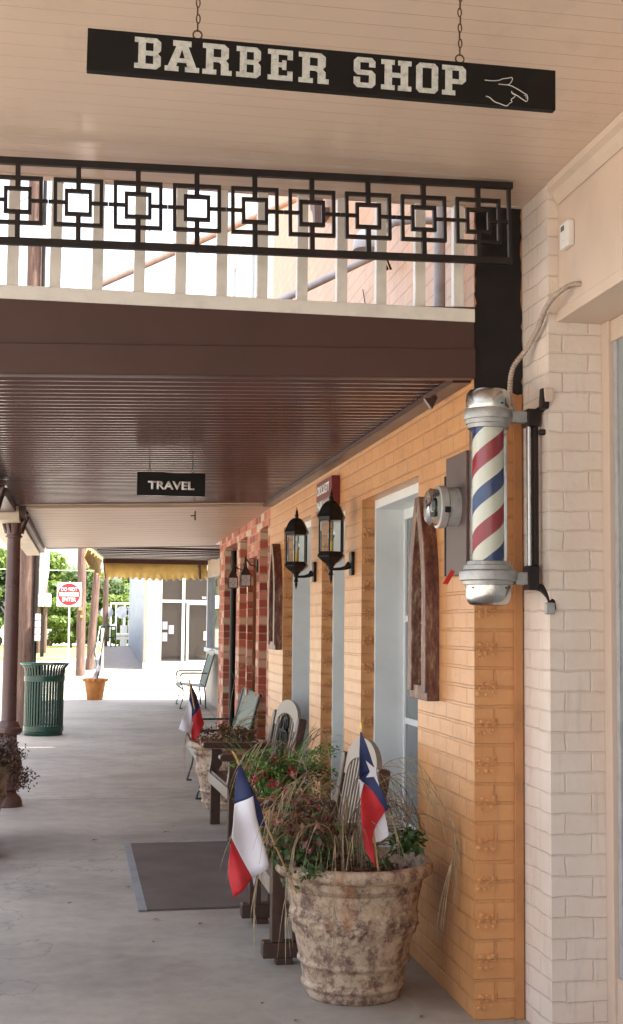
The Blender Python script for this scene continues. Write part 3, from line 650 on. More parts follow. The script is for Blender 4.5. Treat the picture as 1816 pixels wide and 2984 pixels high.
def line(pts, r=.00115):
    P = [(sx(1400+(x-812)/(1030-812)*132), -.0012, -.0135-(y-300)*.0006) for x, y in pts]; hl.tube(smooth(P, 4), r, 6)
line([(812, 350), (850, 350), (885, 345), (900, 338), (930, 332), (948, 328), (951, 338), (940, 355), (925, 362), (882, 362)])
line([(925, 362), (950, 366), (985, 380), (1010, 392), (1026, 400), (1029, 418), (1022, 428), (1000, 418), (975, 405), (947, 395)])
line([(947, 388), (955, 400), (966, 404), (960, 415), (945, 425), (950, 435), (938, 442), (922, 455), (890, 448), (860, 440), (838, 425), (818, 420)])
line([(1012, 402), (1020, 404), (1022, 415)], .0008)
hl.build('pointing_hand', 'hand_line', bs, local=True)
for px in (557, 1328):
    x = sx(px); ey = MB(); ey.tube([(x+.011*cos(a), .012, .012+.011*sin(a)) for a in [k*2*pi/14 for k in range(14)]], .0022, 6, closed=True); ey.tube([(x, .012, .003), (x, .012, -.01)], .002, 6)
    ey.build('eye_bolt', 'rust_chain', bs, local=True)
    ch = MB(); z = .021
    for k in range(15):
        rx, rz = .0048, .0118; a_ = (R(8) if k % 2 else R(80))
        ch.tube([(x+rx*cos(t)*cos(a_)+.0012*sin(k*2.1), .012+rx*cos(t)*sin(a_), z+rz+rz*sin(t)) for t in [j*2*pi/12 for j in range(12)]], .0018, 5, closed=True); z += .0205
    ch.build('chain', 'rust_chain', bs, local=True)

# ------------------------------------------------------------ brown canopy
TL = math.tan(R(1.9))
def zc(x, z=2.565): return z-(XW-x)*TL
def slab(y0, y1, x0, x1, z0, h, dz=0):
    q = MB(); za, zb = zc(x0, z0), zc(x1, z0)
    q.add([(x0, y0, za), (x1, y0, zb), (x1, y1, zb+dz), (x0, y1, za+dz), (x0, y0, za+h), (x1, y0, zb+h), (x1, y1, zb+h+dz), (x0, y1, za+h+dz)], [(0, 3, 2, 1), (4, 5, 6, 7), (0, 1, 5, 4), (1, 2, 6, 5), (2, 3, 7, 6), (3, 0, 4, 7)]); return q
bc = thing('canopy', (.5, 8, 2.55), 'dark brown metal canopy with a glossy ribbed soffit over the walk', 'canopy')
XL = -.60
so_ = MB(); pitch = .095; y = 5.15; XR = 1.549
while y < 11.0:      # ribbed panels, real ribs
    prof = [(0, 0), (.010, -.012), (.030, -.012), (.040, 0), (.050, .001), (.085, .001), (pitch, 0)]
    for (a, za), (b_, zb) in zip(prof, prof[1:]):
        so_.add([(XL, y+a, zc(XL, 2.60)+za), (XR, y+a, zc(XR, 2.60)+za), (XR, y+b_, zc(XR, 2.60)+zb), (XL, y+b_, zc(XL, 2.60)+zb)], [(0, 3, 2, 1)])
    y += pitch
so_.build('soffit', 'brown_gloss', bc)
slab(5.16, 11.05, XL-.36, XW-.001, 2.64, .15).build('deck', 'brown_paint', bc)  # overhang past the edge beam is unseen, added to block sun from the walk
slab(5.10, 5.15, -1.7, XW-.003, 2.565, .30).build('fascia', 'brown_paint', bc, bevel=.003)
slab(5.085, 5.0995, -1.7, XW-.003, 2.565, .122).build('fascia_lip', 'brown_paint', bc, bevel=.003)
slab(5.16, 11.05, 1.47, XW-.002, 2.558, .028).build('wall_angle', 'brown_paint', bc)
slab(5.16, 11.05, XL-.16, XL, 2.50+.03, .33).build('edge_beam', 'brown_paint', bc)
tag(MB().prism([(1.44, 2.548), (1.50, 2.555), (1.475, 2.50)], 1, 5.5, 5.53).build('bracket', 'brown_paint', bc))
# TRAVEL sign
tv = thing('hanging_sign', (.493, 8.0, 2.475), 'small black hanging sign reading TRAVEL under the brown canopy', 'sign')
tv.rotation_euler = (0, R(-.2), 0)
B(-.209, .209, 0, .018, -.142, 0).build('board', 'sign_black', tv, local=True, bevel=.002)
text('lettering', 'TRAVEL', .052, .285, 'white_letter', tv, (-.0, -.002, -.079), (R(90), 0, 0), .035)
for x in (-.132, .132):
    ch = MB(); ch.tube([(x+.009*cos(a), .009, .012+.009*sin(a)) for a in [k*2*pi/12 for k in range(12)]], .0018, 6, closed=True); ch.tube([(x, .009, .02), (x, .009, .125)], .003, 6); ch.build('chain', 'black_iron', tv, local=True)
hk = MB(); hk.tube([(.9, 11.2, 2.52), (.9, 11.2, 2.46), (.9, 11.2, 2.44)], .006, 6); hk.tube([(.86, 11.2, 2.475), (.90, 11.2, 2.48)], .005, 6)
tag(hk.build('ceiling_hook', 'dark_bronze', org=(.9, 11.2, 2.52)), 'small dark hook in the cream soffit beyond the TRAVEL sign', 'hook')

# cream canopy
cc_ = thing('canopy', (.5, 13.5, 2.5), 'cream board canopy beyond the brown one', 'canopy')
slab(11.06, 16.3, -.52, XW-.002, 2.56, .02, -.03).build('soffit', 'cream_soffit', cc_)
slab(11.06, 16.3, -.98, XW-.002, 2.585, .22, -.03).build('roof', 'cream_paint', cc_)
slab(11.06, 16.33, -.57, -.525, 2.50, .08, -.03).build('edge_angle', 'brown_paint', cc_)
slab(11.06, 16.33, -.74, -.575, 2.47, .33, -.03).build('fascia', 'cream_paint', cc_)
slab(16.335, 16.36, -.52, XW, 2.55, .05, -.03).build('end_trim', 'siding_grey', cc_)

# columns
def column():
    t = thing('column', (0, 0, 0), '', 'column', 'brown cast iron columns carrying the canopy')
    MB().lathe([(.135, 0), (.135, .035), (.12, .075), (.085, .11), (.082, .125), (.112, .145), (.115, .165), (.085, .19), (.082, .21), (.105, .25), (.128, .31), (.122, .37), (.095, .45), (.075, .53), (.074, .60)], seg=28).build('pedestal', 'column_brown', t, local=True)
    MB().lathe([(.10, .60), (.118, .62), (.118, .655), (.10, .665), (.092, .69), (.084, .70), (.08, .712), (.066, .715)], seg=28).build('collar', 'column_brown', t, local=True)
    MB().lathe([(.065, .715), (.062, 1.5), (.056, 2.27)], seg=28).build('shaft', 'column_brown', t, local=True)
    c = MB(); c.lathe([(.056, 2.27), (.072, 2.275), (.072, 2.29), (.062, 2.295), (.066, 2.34), (.078, 2.39), (.098, 2.44), (.108, 2.47)], seg=28)
    for k in range(8):
        a = k*pi/4+.2; c.tube([(.064*cos(a), .064*sin(a), 2.31), (.088*cos(a), .088*sin(a), 2.40), (.116*cos(a), .116*sin(a), 2.455), (.108*cos(a), .108*sin(a), 2.44)], [.018, .02, .014, .006], 6)
    c.box(-.118, .118, -.118, .118, 2.468, 2.497); c.build('capital', 'column_brown', t, local=True)
    return t
C1 = column(); C1.location = (-.632, 11.47, 0); C1['label'] = 'whole brown iron column standing by the green trash can and dead plant pot'
c2 = copy_tree(C1, loc=(-.672, 9.0, 0), label='nearer brown column of which only the capital tip shows at the left edge')

# ------------------------------------------------------------ recessed storefront and awning
sf = thing('storefront', (2.43, 21, 0), 'set back pale wooden storefront with a display window beyond the red brick', 'storefront')
w_ = MB(); w_.box(2.43, 2.6, 15.5, 26.8, 0, 1.0); w_.build('lower_wall', 'siding_boards', sf)
w_ = MB(); w_.box(2.43, 2.6, 15.5, 26.8, 2.5, 3.4)
for k in range(80): w_.box(2.424, 2.43, 15.6+k*.14, 15.6+k*.14+.07, 2.5, 3.3)
w_.build('upper_wall', 'siding_pale', sf)
f = MB()
for y in (15.5, 18.5, 22.3, 23.2, 26.6): f.box(2.42, 2.56, y, y+.16, 1.08, 2.5)
f.box(2.38, 2.6, 15.5, 26.8, 1.0, 1.08)
fw = f.build('window', 'corrugated', sf)
B(2.50, 2.51, 15.66, 26.6, 1.08, 2.5).build('pane', 'pane', fw)
B(2.6, 6, 12.5, 26.4, 0, 6.2).build('back_wall', 'siding_pale', sf)  # unseen mass behind the shopfront, its height and length set to shade the walk
aw = thing('awning', (1.2, 22, 2.7), 'yellow fabric awning with a scalloped edge over the set back storefront', 'awning')
def awx(y): return .04+(y-16.4)/(26.8-16.4)*.29
def awz(y): return 2.52+(y-16.4)/(26.8-16.4)*.36
q = MB(); q.add([(awx(16.4), 16.4, awz(16.4)), (2.42, 16.4, awz(16.4)), (2.42, 26.8, awz(26.8)), (awx(26.8), 26.8, awz(26.8)),
                 (awx(16.4), 16.4, awz(16.4)+.03), (2.42, 16.4, awz(16.4)+.03), (2.42, 26.8, awz(26.8)+.03), (awx(26.8), 26.8, awz(26.8)+.03)], [(0, 3, 2, 1), (4, 5, 6, 7), (0, 1, 5, 4), (1, 2, 6, 5), (2, 3, 7, 6), (3, 0, 4, 7)]).build('roof', 'awning_lining', aw)
y = 17.3
while y < 26.6:
    B(awx(y), 2.42, y, y+.16, awz(y)-.028, awz(y)-.001).build('purlin', 'brown_paint', aw); y += 1.45
B(.30, 2.42, 26.68, 26.76, 2.76, 2.87).build('purlin', 'brown_paint', aw)
n = 60; vs = []; fs_ = []
for i in range(n+1):
    x = .33+(2.42-.33)*i/n; yy = 26.78+.006*sin(i*.35); sc_ = .045 if (i//2) % 2 else 0
    vs += [(x, yy, 2.80), (x, yy+.008*sin(i*.22), 2.6), (x, yy+.012*sin(i*.31), 2.43+sc_+.015*sin(i*.15))]
for i in range(n):
    for j in range(2): fs_.append((i*3+j, i*3+j+1, (i+1)*3+j+1, (i+1)*3+j))
q = MB(); q.add(vs, fs_, 0, True); o = q.build('valance', 'awning_fabric', aw, sharp=False); o.modifiers.new('s', 'SOLIDIFY').thickness = .006
n = 40; vs = []; fs_ = []
for i in range(n+1):
    y = 16.5+(26.7-16.5)*i/n; x = awx(y)-.03
    vs += [(x, y, awz(y)-.01), (x-.06+.03*sin(i*.8), y, awz(y)-.16), (x-.02+.03*sin(i*.55+1), y, awz(y)-.26-.14*i/n)]
for i in range(n):
    for j in range(2): fs_.append((i*3+j, i*3+j+1, (i+1)*3+j+1, (i+1)*3+j))
q = MB(); q.add(vs, fs_, 0, True); o = q.build('valance', 'awning_fabric', aw, sharp=False); o.modifiers.new('s', 'SOLIDIFY').thickness = .006
q = MB(); q.tube([(awx(16.4), 16.4, awz(16.4)-.02), (awx(26.8), 26.8, awz(26.8)-.02)], .022, 8); q.tube([(.31, 26.72, 2.85), (.36, 26.72, 2.44)], .012, 8); q.tube([(2.25, 26.7, 2.86), (2.27, 26.7, 2.46)], .025, 8); q.build('frame', 'brown_paint', aw)

# ------------------------------------------------------------ barber pole
PX, PY = 1.541, 4.90
bp = thing('barber_pole', (PX, PY, 1.70), 'chrome barber pole with red, white and blue stripes on a wall bracket', 'barber pole')
q = MB(); q.lathe([(.085, 0), (.087, .005), (.0875, .045), (.084, .066), (.074, .080), (.05, .089), (.02, .093), (.0001, .094)], (PX, PY, 2.398), 48); q.build('top_cap', 'chrome', bp)
MB().lathe([(.075, -.055), (.082, -.055), (.083, -.040), (.088, -.038), (.089, -.022), (.094, -.020), (.097, -.005), (.096, .012), (.092, .020), (.084, .020)], (PX, PY, 2.382), 48).build('top_ring', 'alu', bp)
MB().lathe([(.078, .052), (.083, .050), (.086, .036), (.095, .034), (.098, .018), (.112, .012), (.115, -.002), (.112, -.022), (.100, -.026), (.098, -.040), (.088, -.042)], (PX, PY, 1.753), 48).build('bottom_ring', 'alu', bp)
MB().lathe([(.0001, -.083), (.05, -.082), (.072, -.076), (.083, -.062), (.088, -.04), (.089, -.0), (.086, .0)], (PX, PY, 1.712), 48).build('bottom_cap', 'chrome', bp)
o = MB().lathe([(.062, -.28), (.062, .28)], (0, 0, 0), 48).build('striped_cylinder', 'stripes', bp, local=True); o.location = (0, 0, 2.062-1.70)
MB().lathe([(.0735, 1.80), (.0735, 2.33)], (PX, PY, 0), 48).build('glass_tube', 'clear_glass', bp)
br = MB()
B(PX+.085, 1.70, 4.88, 4.93, 2.355, 2.40).build('collar_arm', 'alu', bp, bevel=.004); B(PX+.105, 1.70, 4.88, 4.93, 1.715, 1.765).build('collar_arm', 'alu', bp, bevel=.004)
br = MB(); br.box(1.695, 1.745, 4.87, 4.935, 2.34, 2.41); br.box(1.695, 1.74, 4.87, 4.93, 1.695, 1.79); br.box(1.722, 1.742, 4.88, 4.915, 1.79, 2.34)
br.tube(smooth([(1.735, 4.90, 2.40), (1.75, 4.86, 2.41), (1.765, 4.83, 2.435), (1.76, 4.80, 2.45)], 4), .014, 8)
br.tube(smooth([(1.735, 4.90, 1.71), (1.755, 4.88, 1.70), (1.768, 4.83, 1.665), (1.765, 4.80, 1.62)], 4), .016, 8)
br.prism([(4.84, 2.40), (4.80, 2.40), (4.79, 2.43), (4.80, 2.48), (4.83, 2.48)], 0, 1.728, 1.757)
br.tube([(1.74, 4.87, 2.315), (1.765, 4.85, 2.315)], .012, 10)
br.build('bracket', 'black_iron', bp, bevel=.003)
B(1.735, 1.772, 4.789, 4.806, 2.425, 2.48).build('mounting_pad', 'beige_paint', bp, bevel=.004)
B(1.735, 1.772, 4.787, 4.806, 1.60, 1.645).build('mounting_pad', 'alu', bp, bevel=.004)
MB().tube([(1.707, 4.895, 1.79), (1.707, 4.895, 2.34)], .0115, 14).build('chrome_rod', 'chrome', bp)
hb = MB()
for (z, a) in ((2.418, -1.2), (1.70, -1.0), (1.70, -2.6)): hb.lathe([(.0035, 0), (.0035, -.003), (.0001, -.0031)], (PX+.0895*cos(a), PY+.0895*sin(a), z), 8, axis=1)
hb.build('screw', 'black_hole', bp)

# ------------------------------------------------------------ planters
def planter_mesh(seed):
    def disp(r, z, a):
        if z < .50 and z > .02:
            d = .004*noise.noise((cos(a)*4+seed, sin(a)*4, z*9))
            zz = z-(.315+.012*sin(a*4+1))
            if abs(zz) < .055: d += (1-abs(zz)/.055)**.6*(.012+.016*noise.noise((cos(a)*15+seed, sin(a)*15, z*48))+.012*noise.noise((cos(a)*34, sin(a)*34, z*110)))
            return d
        return 0
    pr = [(.0001, .0), (.195, 0), (.200, .01)]
    n = 76
    for i in range(n+1):
        z = .02+i/n*.475; r = .203+(z-.02)*.195
        for rc, rw in ((.055, .012), (.150, .012)):
            if abs(z-rc) < rw: r += .011*math.sqrt(1-((z-rc)/rw)**2)
        pr.append((r, z))
    pr += [(.297, .500), (.322, .505), (.334, .515), (.338, .530), (.336, .548), (.325, .560), (.305, .560), (.296, .545), (.290, .45), (.0001, .45)]
    return MB().lathe(pr, (0, 0, 0), 160, disp=disp)
def planter(x, y, label, rz=0, s=1):
    t = thing('planter', (x, y, 0), label, 'planter', 'weathered stone planters along the walk', rz)
    planter_mesh(x*3).build('pot', 'planter_stone', t, local=True, sharp=False)
    MB().lathe([(.288, .462), (.2, .475), (.0001, .48)], seg=40, disp=lambda r, z, a: .0).build('soil', 'soil', t, local=True)
    return t
planter(1.15, 5.56, 'large mottled stone planter in front, nearest the camera', R(20))
planter(1.215, 11.2, 'middle stone planter behind the wooden chairs', R(140))
planter(-.81, 9.6, 'left stone planter cut off by the picture edge', R(250))
def blade(mb, base, dirn, length, droop, wd, mi=0, n=9, lift=1.0):
    """a grass blade: ribbon rising from base, arching over along dirn"""
    d = Vector((cos(dirn), sin(dirn), 0)); sd = Vector((-sin(dirn), cos(dirn), 0)); p = Vector(base); ang = lift; vs = []; fs_ = []
    for i in range(n+1):
        t = i/n; w_ = wd*(1-t)**.6+.0006; tw = sd*cos(t*1.2)+Vector((0, 0, 1))*sin(t*1.2)
        vs += [p-tw*w_/2, p+tw*w_/2]; ang = lift-droop*t*t*1.0-droop*.35*t
        p = p+(d*cos(ang)+Vector((0, 0, 1))*sin(ang))*length/n
    for i in range(n): fs_.append((2*i, 2*i+1, 2*i+3, 2*i+2))
    mb.add(vs, fs_, mi)
def leaf(mb, p, sz, mi=0, nrm=None):
    p = Vector(p); a = Vector((random.gauss(0, 1), random.gauss(0, 1), random.gauss(0, 1))).normalized(); b_ = a.orthogonal().normalized()
    if random.random() < .5: b_ = a.cross(b_)
    mb.add([p-a*sz*.5, p+b_*sz*.28, p+a*sz*.55, p-b_*sz*.28], [(0, 1, 2, 3)], mi)
def cluster(mb, c, rad, n, sz, mis, squash=.8):
    for _ in range(n):
        v = Vector((random.gauss(0, .45), random.gauss(0, .45), random.gauss(0, .45*squash)))*rad
        leaf(mb, Vector(c)+v, sz*random.uniform(.6, 1.3), random.choice(mis))
def grass_plant(x, y, z, label, seed, n=90, ln=(.3, .6), mats=('grass_tan', 'grass_dark'), dirs=None):
    random.seed(seed); t = thing('grass_plant', (x, y, z), label, 'plant', 'plants growing in the stone planters'); m = MB()
    for k in range(n):
        a = random.uniform(0, 2*pi) if dirs is None or random.random() < .35 else random.choice(dirs)+random.gauss(0, .35)
        r = random.uniform(0, .07)
        blade(m, (x+r*cos(a), y+r*sin(a), z), a, random.uniform(*ln), random.uniform(1.2, 3.0), random.uniform(.003, .0075), random.choice((0, 0, 1)), lift=random.uniform(1.05, 1.5))
    m.build('blades', list(mats), t)
    return t
# big front pot: dry fountain grass with drooping fronds, begonias, vine
grass_plant(.98, 5.62, .46, 'upright green grass blades at the back left of the front planter', 17, 170, (.22, .46), ('leaf_fern', 'leaf_green'), dirs=[2.6, 3.4, 1.8])
t = grass_plant(1.10, 5.60, .46, 'dry tan fountain grass with arching fronds in the front planter', 11, 230, (.26, .62), dirs=[2.9, .1, 4.4, 1.2])
def frond(mb, pts, nb, bl, w0=.004, mi=0, spread=.5):
    P = smooth(pts, 5); mb.tube(P, .0018, 5, mi)
    for k in range(nb):
        i = int(len(P)*(.35+.62*k/nb)); i = min(i, len(P)-2); p = P[i]; d = (P[i+1]-P[i]).normalized()
        q = (d+Vector((random.gauss(0, spread*.4), random.gauss(0, spread*.4), random.uniform(-.9, -.2)))).normalized(); vs = []; fs_ = []
        sd = q.cross(Vector((random.random(), random.random(), .3))).normalized(); pp = p.copy(); L = bl*random.uniform(.6, 1.2)
        for j in range(5):
            t_ = j/4; vs += [pp-sd*w0*(1-t_*.8)/2, pp+sd*w0*(1-t_*.8)/2]; q = (q+Vector((0, 0, -.28))).normalized(); pp = pp+q*L/4
        for j in range(4): fs_.append((2*j, 2*j+1, 2*j+3, 2*j+2))
        mb.add(vs, fs_, mi)
m = MB(); random.seed(5)
for pts, nb, bl in (
    ([(1.12, 5.55, .50), (1.20, 5.45, .85), (1.38, 5.38, .93), (1.52, 5.30, .72), (1.50, 5.28, .58)], 26, .30),
    ([(1.12, 5.55, .50), (1.05, 5.40, .88), (.86, 5.28, .93), (.72, 5.22, .80)], 20, .2),
    ([(1.08, 5.5, .50), (1.0, 5.35, .72), (.86, 5.25, .72), (.80, 5.18, .50), (.80, 5.16, .42)], 14, .26),
    ([(1.10, 5.5, .50), (1.02, 5.3, .70), (1.0, 5.20, .62), (.99, 5.17, .45), (.99, 5.16, .32)], 14, .18),
    ([(1.12, 5.55, .50), (1.02, 5.45, 1.0), (.98, 5.40, 1.12), (.90, 5.34, 1.08)], 18, .18),
    ([(1.12, 5.55, .50), (1.25, 5.6, .9), (1.40, 5.55, .98), (1.50, 5.5, .85)], 16, .2),
    ([(1.10, 5.5, .50), (.9, 5.45, .70), (.75, 5.4, .62), (.70, 5.36, .46), (.70, 5.35, .38)], 12, .18),
    ([(1.1, 5.6, .5), (.95, 5.7, .95), (.8, 5.7, 1.05), (.68, 5.7, .98)], 14, .2)):
    frond(m, pts, nb, bl)
for k in range(26):
    a = random.uniform(0, 2*pi); L = random.uniform(.25, .5); h = random.uniform(.22, .42); b0 = Vector((1.10+random.gauss(0, .05), 5.58+random.gauss(0, .05), .48))
    if 5.58+L*sin(a) > 6.1: continue
    if 1.1+L*cos(a) > 1.5: L = .38
    frond(m, [b0, b0+Vector((cos(a)*L*.35, sin(a)*L*.35, h)), b0+Vector((cos(a)*L*.8, sin(a)*L*.8, h*.95)), b0+Vector((cos(a)*L*1.1, sin(a)*L*1.1, h*.6))], 12, .16, w0=.0035, mi=random.choice((0, 0, 1)))
m.build('fronds', ['grass_tan', 'grass_dark'], t)
b_ = thing('begonia_plant', (.90, 5.50, .47), 'leafy green plant with pink red flowers at the left of the front planter', 'plant', 'plants growing in the stone planters')
m = MB(); random.seed(21)
for c, rd, n_, mis in (((.86, 5.42, .60), .10, 150, (0, 0, 2)), ((.92, 5.45, .70), .12, 130, (0, 1, 2)), ((.98, 5.5, .60), .10, 110, (0, 2, 0)), ((.88, 5.55, .78), .12, 110, (0, 0, 1, 2)), ((1.0, 5.6, .72), .10, 90, (1, 2)), ((1.07, 5.42, .55), .08, 80, (1, 2)), ((.93, 5.32, .55), .05, 50, (0, 0))):
    cluster(m, c, rd, n_, .036, mis)
m.build('leaves', ['leaf_green', 'leaf_russet', 'leaf_brown'], b_)
for _ in range(22):
    m = MB()
    p = Vector((random.uniform(.78, 1.02), random.uniform(5.35, 5.6), random.uniform(.62, .9)))
    for k in range(4): leaf(m, p+Vector((random.gauss(0, .008), random.gauss(0, .008), random.gauss(0, .008))), .02, random.choice((0, 0, 1)))
    m.build('flower', ['flower_red', 'flower_pink'], b_)
m = MB()
for _ in range(30):
    a = random.uniform(0, 2*pi); m.tube(smooth([(.92, 5.5, .47), (.92+.06*cos(a), 5.5+.06*sin(a), .62), (.92+.14*cos(a), 5.5+.12*sin(a), random.uniform(.6, .85))], 3), .0022, 5)
m.build('stems', ['stem'], b_)
v_ = thing('vine_plant', (1.33, 5.50, .47), 'dark green leafy sprig at the right of the front planter', 'plant', 'plants growing in the stone planters')
m = MB(); random.seed(31)
cluster(m, (1.355, 5.42, .655), .075, 90, .042, (0,)); cluster(m, (1.33, 5.44, .63), .05, 40, .035, (0,)); cluster(m, (1.24, 5.40, .575), .03, 14, .03, (0,))
m.build('leaves', ['leaf_green'], v_)
m = MB(); m.tube(smooth([(1.2, 5.5, .48), (1.25, 5.45, .56), (1.36, 5.42, .65)], 4), .004, 6); m.tube(smooth([(1.3, 5.43, .60), (1.36, 5.42, .75), (1.37, 5.42, .83)], 4), .003, 6); m.build('stems', ['stem'], v_)
lt = MB(); random.seed(3)
for _ in range(260):
    a = random.uniform(0, 2*pi); r = .27*math.sqrt(random.random()); leaf(lt, (1.15+r*cos(a), 5.56+r*sin(a), .482+random.uniform(0, .03)), random.uniform(.02, .05), random.choice((0, 1)))
tag(lt.build('leaf_litter', ['leaf_brown', 'grass_dark'], org=(1.15, 5.56, .48)), kind='stuff')
# middle pot
t = grass_plant(1.235, 11.25, .46, 'sparse green and tan grass rising from the middle planter', 12, 46, (.35, .75), ('leaf_fern', 'grass_tan'), dirs=[1.0, .2])
m = MB(); random.seed(6)
for pts, nb, bl in (([(1.2, 11.2, .5), (1.25, 11.2, 1.0), (1.33, 11.2, 1.22), (1.42, 11.15, 1.2)], 16, .14), ([(1.2, 11.2, .5), (1.15, 11.2, 1.0), (1.10, 11.2, 1.28), (1.06, 11.2, 1.34)], 10, .1),
                    ([(1.1, 11.1, .5), (.95, 11.0, .80), (.86, 10.95, .72), (.82, 10.95, .5)], 18, .22), ([(1.2, 11.2, .5), (1.35, 11.1, .95), (1.5, 11.05, 1.0)], 12, .16)): frond(m, pts, nb, bl)
m.build('fronds', ['grass_tan'], t)
b_ = thing('dry_flowers', (1.1, 11.1, .47), 'withered russet flower heads filling the middle planter', 'plant', 'plants growing in the stone planters')
m = MB(); random.seed(8)
for c, rd in (((1.0, 11.02, .60), .10), ((1.12, 11.0, .58), .10), ((1.25, 11.0, .60), .10), ((1.38, 11.1, .60), .09), ((1.16, 11.1, .66), .08), ((1.3, 11.0, .64), .06)): cluster(m, c, rd, 130, .03, (0, 1, 2, 1))
m.build('leaves', ['leaf_green', 'leaf_russet', 'leaf_brown'], b_)
# left dead shrub
ds = thing('dry_shrub', (-.81, 9.6, .47), 'dead brown shrub spilling over the left planter', 'plant', 'plants growing in the stone planters')
m = MB(); random.seed(9); tips = []
for k in range(230):
    a = random.uniform(0, 2*pi); e = random.uniform(.4, 1.4); L = random.uniform(.12, .32)
    base = Vector((-.81+.14*cos(a), 9.6+.14*sin(a), .50)); tip = base+Vector((cos(a)*cos(e), sin(a)*cos(e), sin(e)*.85))*L
    m.tube(smooth([base, (base+tip)/2+Vector((0, 0, .03)), tip], 2), .0018, 4); tips += [tip, (base+tip*2)/3]
for k in range(16):
    p = Vector((-.50+.06*k/16+random.gauss(0, .02), 9.4+random.gauss(0, .05), .62-.012*k)); tips += [p]
for k in range(16): tips.append(Vector((-.40+random.gauss(0, .045), 9.35+random.gauss(0, .04), .48+random.gauss(0, .035))))
m.build('stems', ['stem'], ds)
m = MB()
for p in tips:
    for k in range(16): leaf(m, p+Vector((random.gauss(0, .022), random.gauss(0, .018), random.gauss(0, .02))), .024, random.choice((0, 0, 1)))
m.build('leaves', ['leaf_brown', 'grass_dark'], ds)
# fern in a low pot between the wooden chairs
fp = thing('flower_pot', (1.18, 8.15, 0), 'low terracotta pot hidden under the fern between the wooden chairs', 'pot')
MB().lathe([(.0001, 0), (.13, 0), (.18, .46), (.195, .46), (.197, .50), (.175, .50), (.17, .46), (.0001, .45)], seg=32).build('pot', 'terracotta', fp, local=True)
fe = thing('fern_plant', (1.18, 8.15, .38), 'bright green fern between the two wooden chairs', 'plant')
m = MB(); random.seed(14)
for k in range(105):
    a = random.uniform(0, 2*pi); L = random.uniform(.30, .60); e0 = random.uniform(.6, 1.5); p = Vector((1.16, 8.15, .46)); d = Vector((cos(a), sin(a), 0)); pts = [p.copy()]; ang = e0
    for i in range(9): p = p+(d*cos(ang)+Vector((0, 0, 1))*sin(ang))*L/9; ang -= .19; pts.append(p.copy())
    mi = random.choice((0, 0, 0, 1))
    if cos(a) < -.6: continue
    for i in range(2, 10):
        sd = Vector((-sin(a), cos(a), 0))
        for sg in (-1, 1):
            q = pts[i]; w_ = .06*(1-abs(i-5)/8); m.add([q, q+sd*sg*w_*.6+d*.012, q+sd*sg*w_+Vector((0, 0, -.006)), q+sd*sg*w_*.6-d*.012], [(0, 1, 2, 3)], mi)
    for i in range(2, 10):
        for _ in range(5): leaf(m, pts[i]+Vector((random.gauss(0, .016), random.gauss(0, .016), random.gauss(0, .010))), .028, mi)
    m.tube(pts, .0015, 4, 2)
m.build('fronds', ['leaf_fern', 'leaf_green', 'stem'], fe)
for c in ((1.02, 7.9, .62), (1.13, 7.85, .60), (1.17, 7.8, .52), (1.06, 7.85, .66), (1.24, 7.8, .68), (.98, 7.8, .45), (1.2, 7.85, .56), (1.1, 7.75, .48), (1.13, 7.9, .72)):
    m = MB()
    for k in range(26): leaf(m, Vector(c)+Vector((random.gauss(0, .016), random.gauss(0, .016), random.gauss(0, .020))), .026, random.choice((0, 0, 0, 1)))
    m.build('flower', ['flower_red', 'flower_pink'], fe)
m = MB()
for k in range(150):
    a = random.uniform(0, 2*pi)
    if cos(a) < -.3 and random.random() < .6: continue
    blade(m, (1.18+.10*cos(a), 8.1+.10*sin(a), .48), a, random.uniform(.28, .52), random.uniform(.3, 1.1), random.uniform(.008, .014), random.choice((0, 0, 1, 2)), lift=random.uniform(1.0, 1.5))
m.build('blades', ['leaf_fern', 'leaf_green', 'leaf_russet'], fe)

# ------------------------------------------------------------ flags
def patch(mb, left, right, mi, n=14, y0=0, amp=.012, ph=0):
    """cloth between two polylines given as (x, z) from top to bottom"""
    def samp(pl, t):
        t *= len(pl)-1; i = min(int(t), len(pl)-2); f_ = t-i; return (pl[i][0]*(1-f_)+pl[i+1][0]*f_, pl[i][1]*(1-f_)+pl[i+1][1]*f_)
    vs = []
    for i in range(n+1):
        a, b_ = samp(left, i/n), samp(right, i/n)
        for j in range(n+1):
            s_ = j/n; x = a[0]*(1-s_)+b_[0]*s_; z = a[1]*(1-s_)+b_[1]*s_
            vs.append((x, y0+amp*sin(x*55+z*14+ph)+amp*.6*sin(x*24-z*22+ph), z))
    fs_ = [(i*(n+1)+j, i*(n+1)+j+1, (i+1)*(n+1)+j+1, (i+1)*(n+1)+j) for i in range(n) for j in range(n)]
    mb.add(vs, fs_, mi, True)
K1 = 5.4/3800*1.02
def f1(pts): return [(.618+(x-687)*.00144, 1.008-(y-2205)*.00144) for x, y in pts]
fl1 = thing('flag', (.87, 5.38, .47), 'small red, white and blue flag drooping out to the left of the front planter', 'flag', 'small lone star flags on sticks')
def cloth(mb, parent, y0):
    o = mb.build('cloth', ['flag_blue', 'flag_white', 'flag_red'], parent, sharp=False)
    md = o.modifiers.new('s', 'SOLIDIFY'); md.thickness = .0015; return o
q = MB()
patch(q, f1([(693, 2226), (688, 2270), (685, 2338)]), f1([(700, 2226), (720, 2270), (735, 2313)]), 0, y0=5.38, amp=.015)
patch(q, f1([(735, 2313), (738, 2340), (752, 2400)]), f1([(722, 2270), (760, 2345), (775, 2400)]), 0, y0=5.385, amp=.006)
patch(q, f1([(685, 2338), (681, 2380), (675, 2430), (738, 2544)]), f1([(735, 2313), (745, 2370), (764, 2430), (786, 2512)]), 1, y0=5.38, amp=.015)
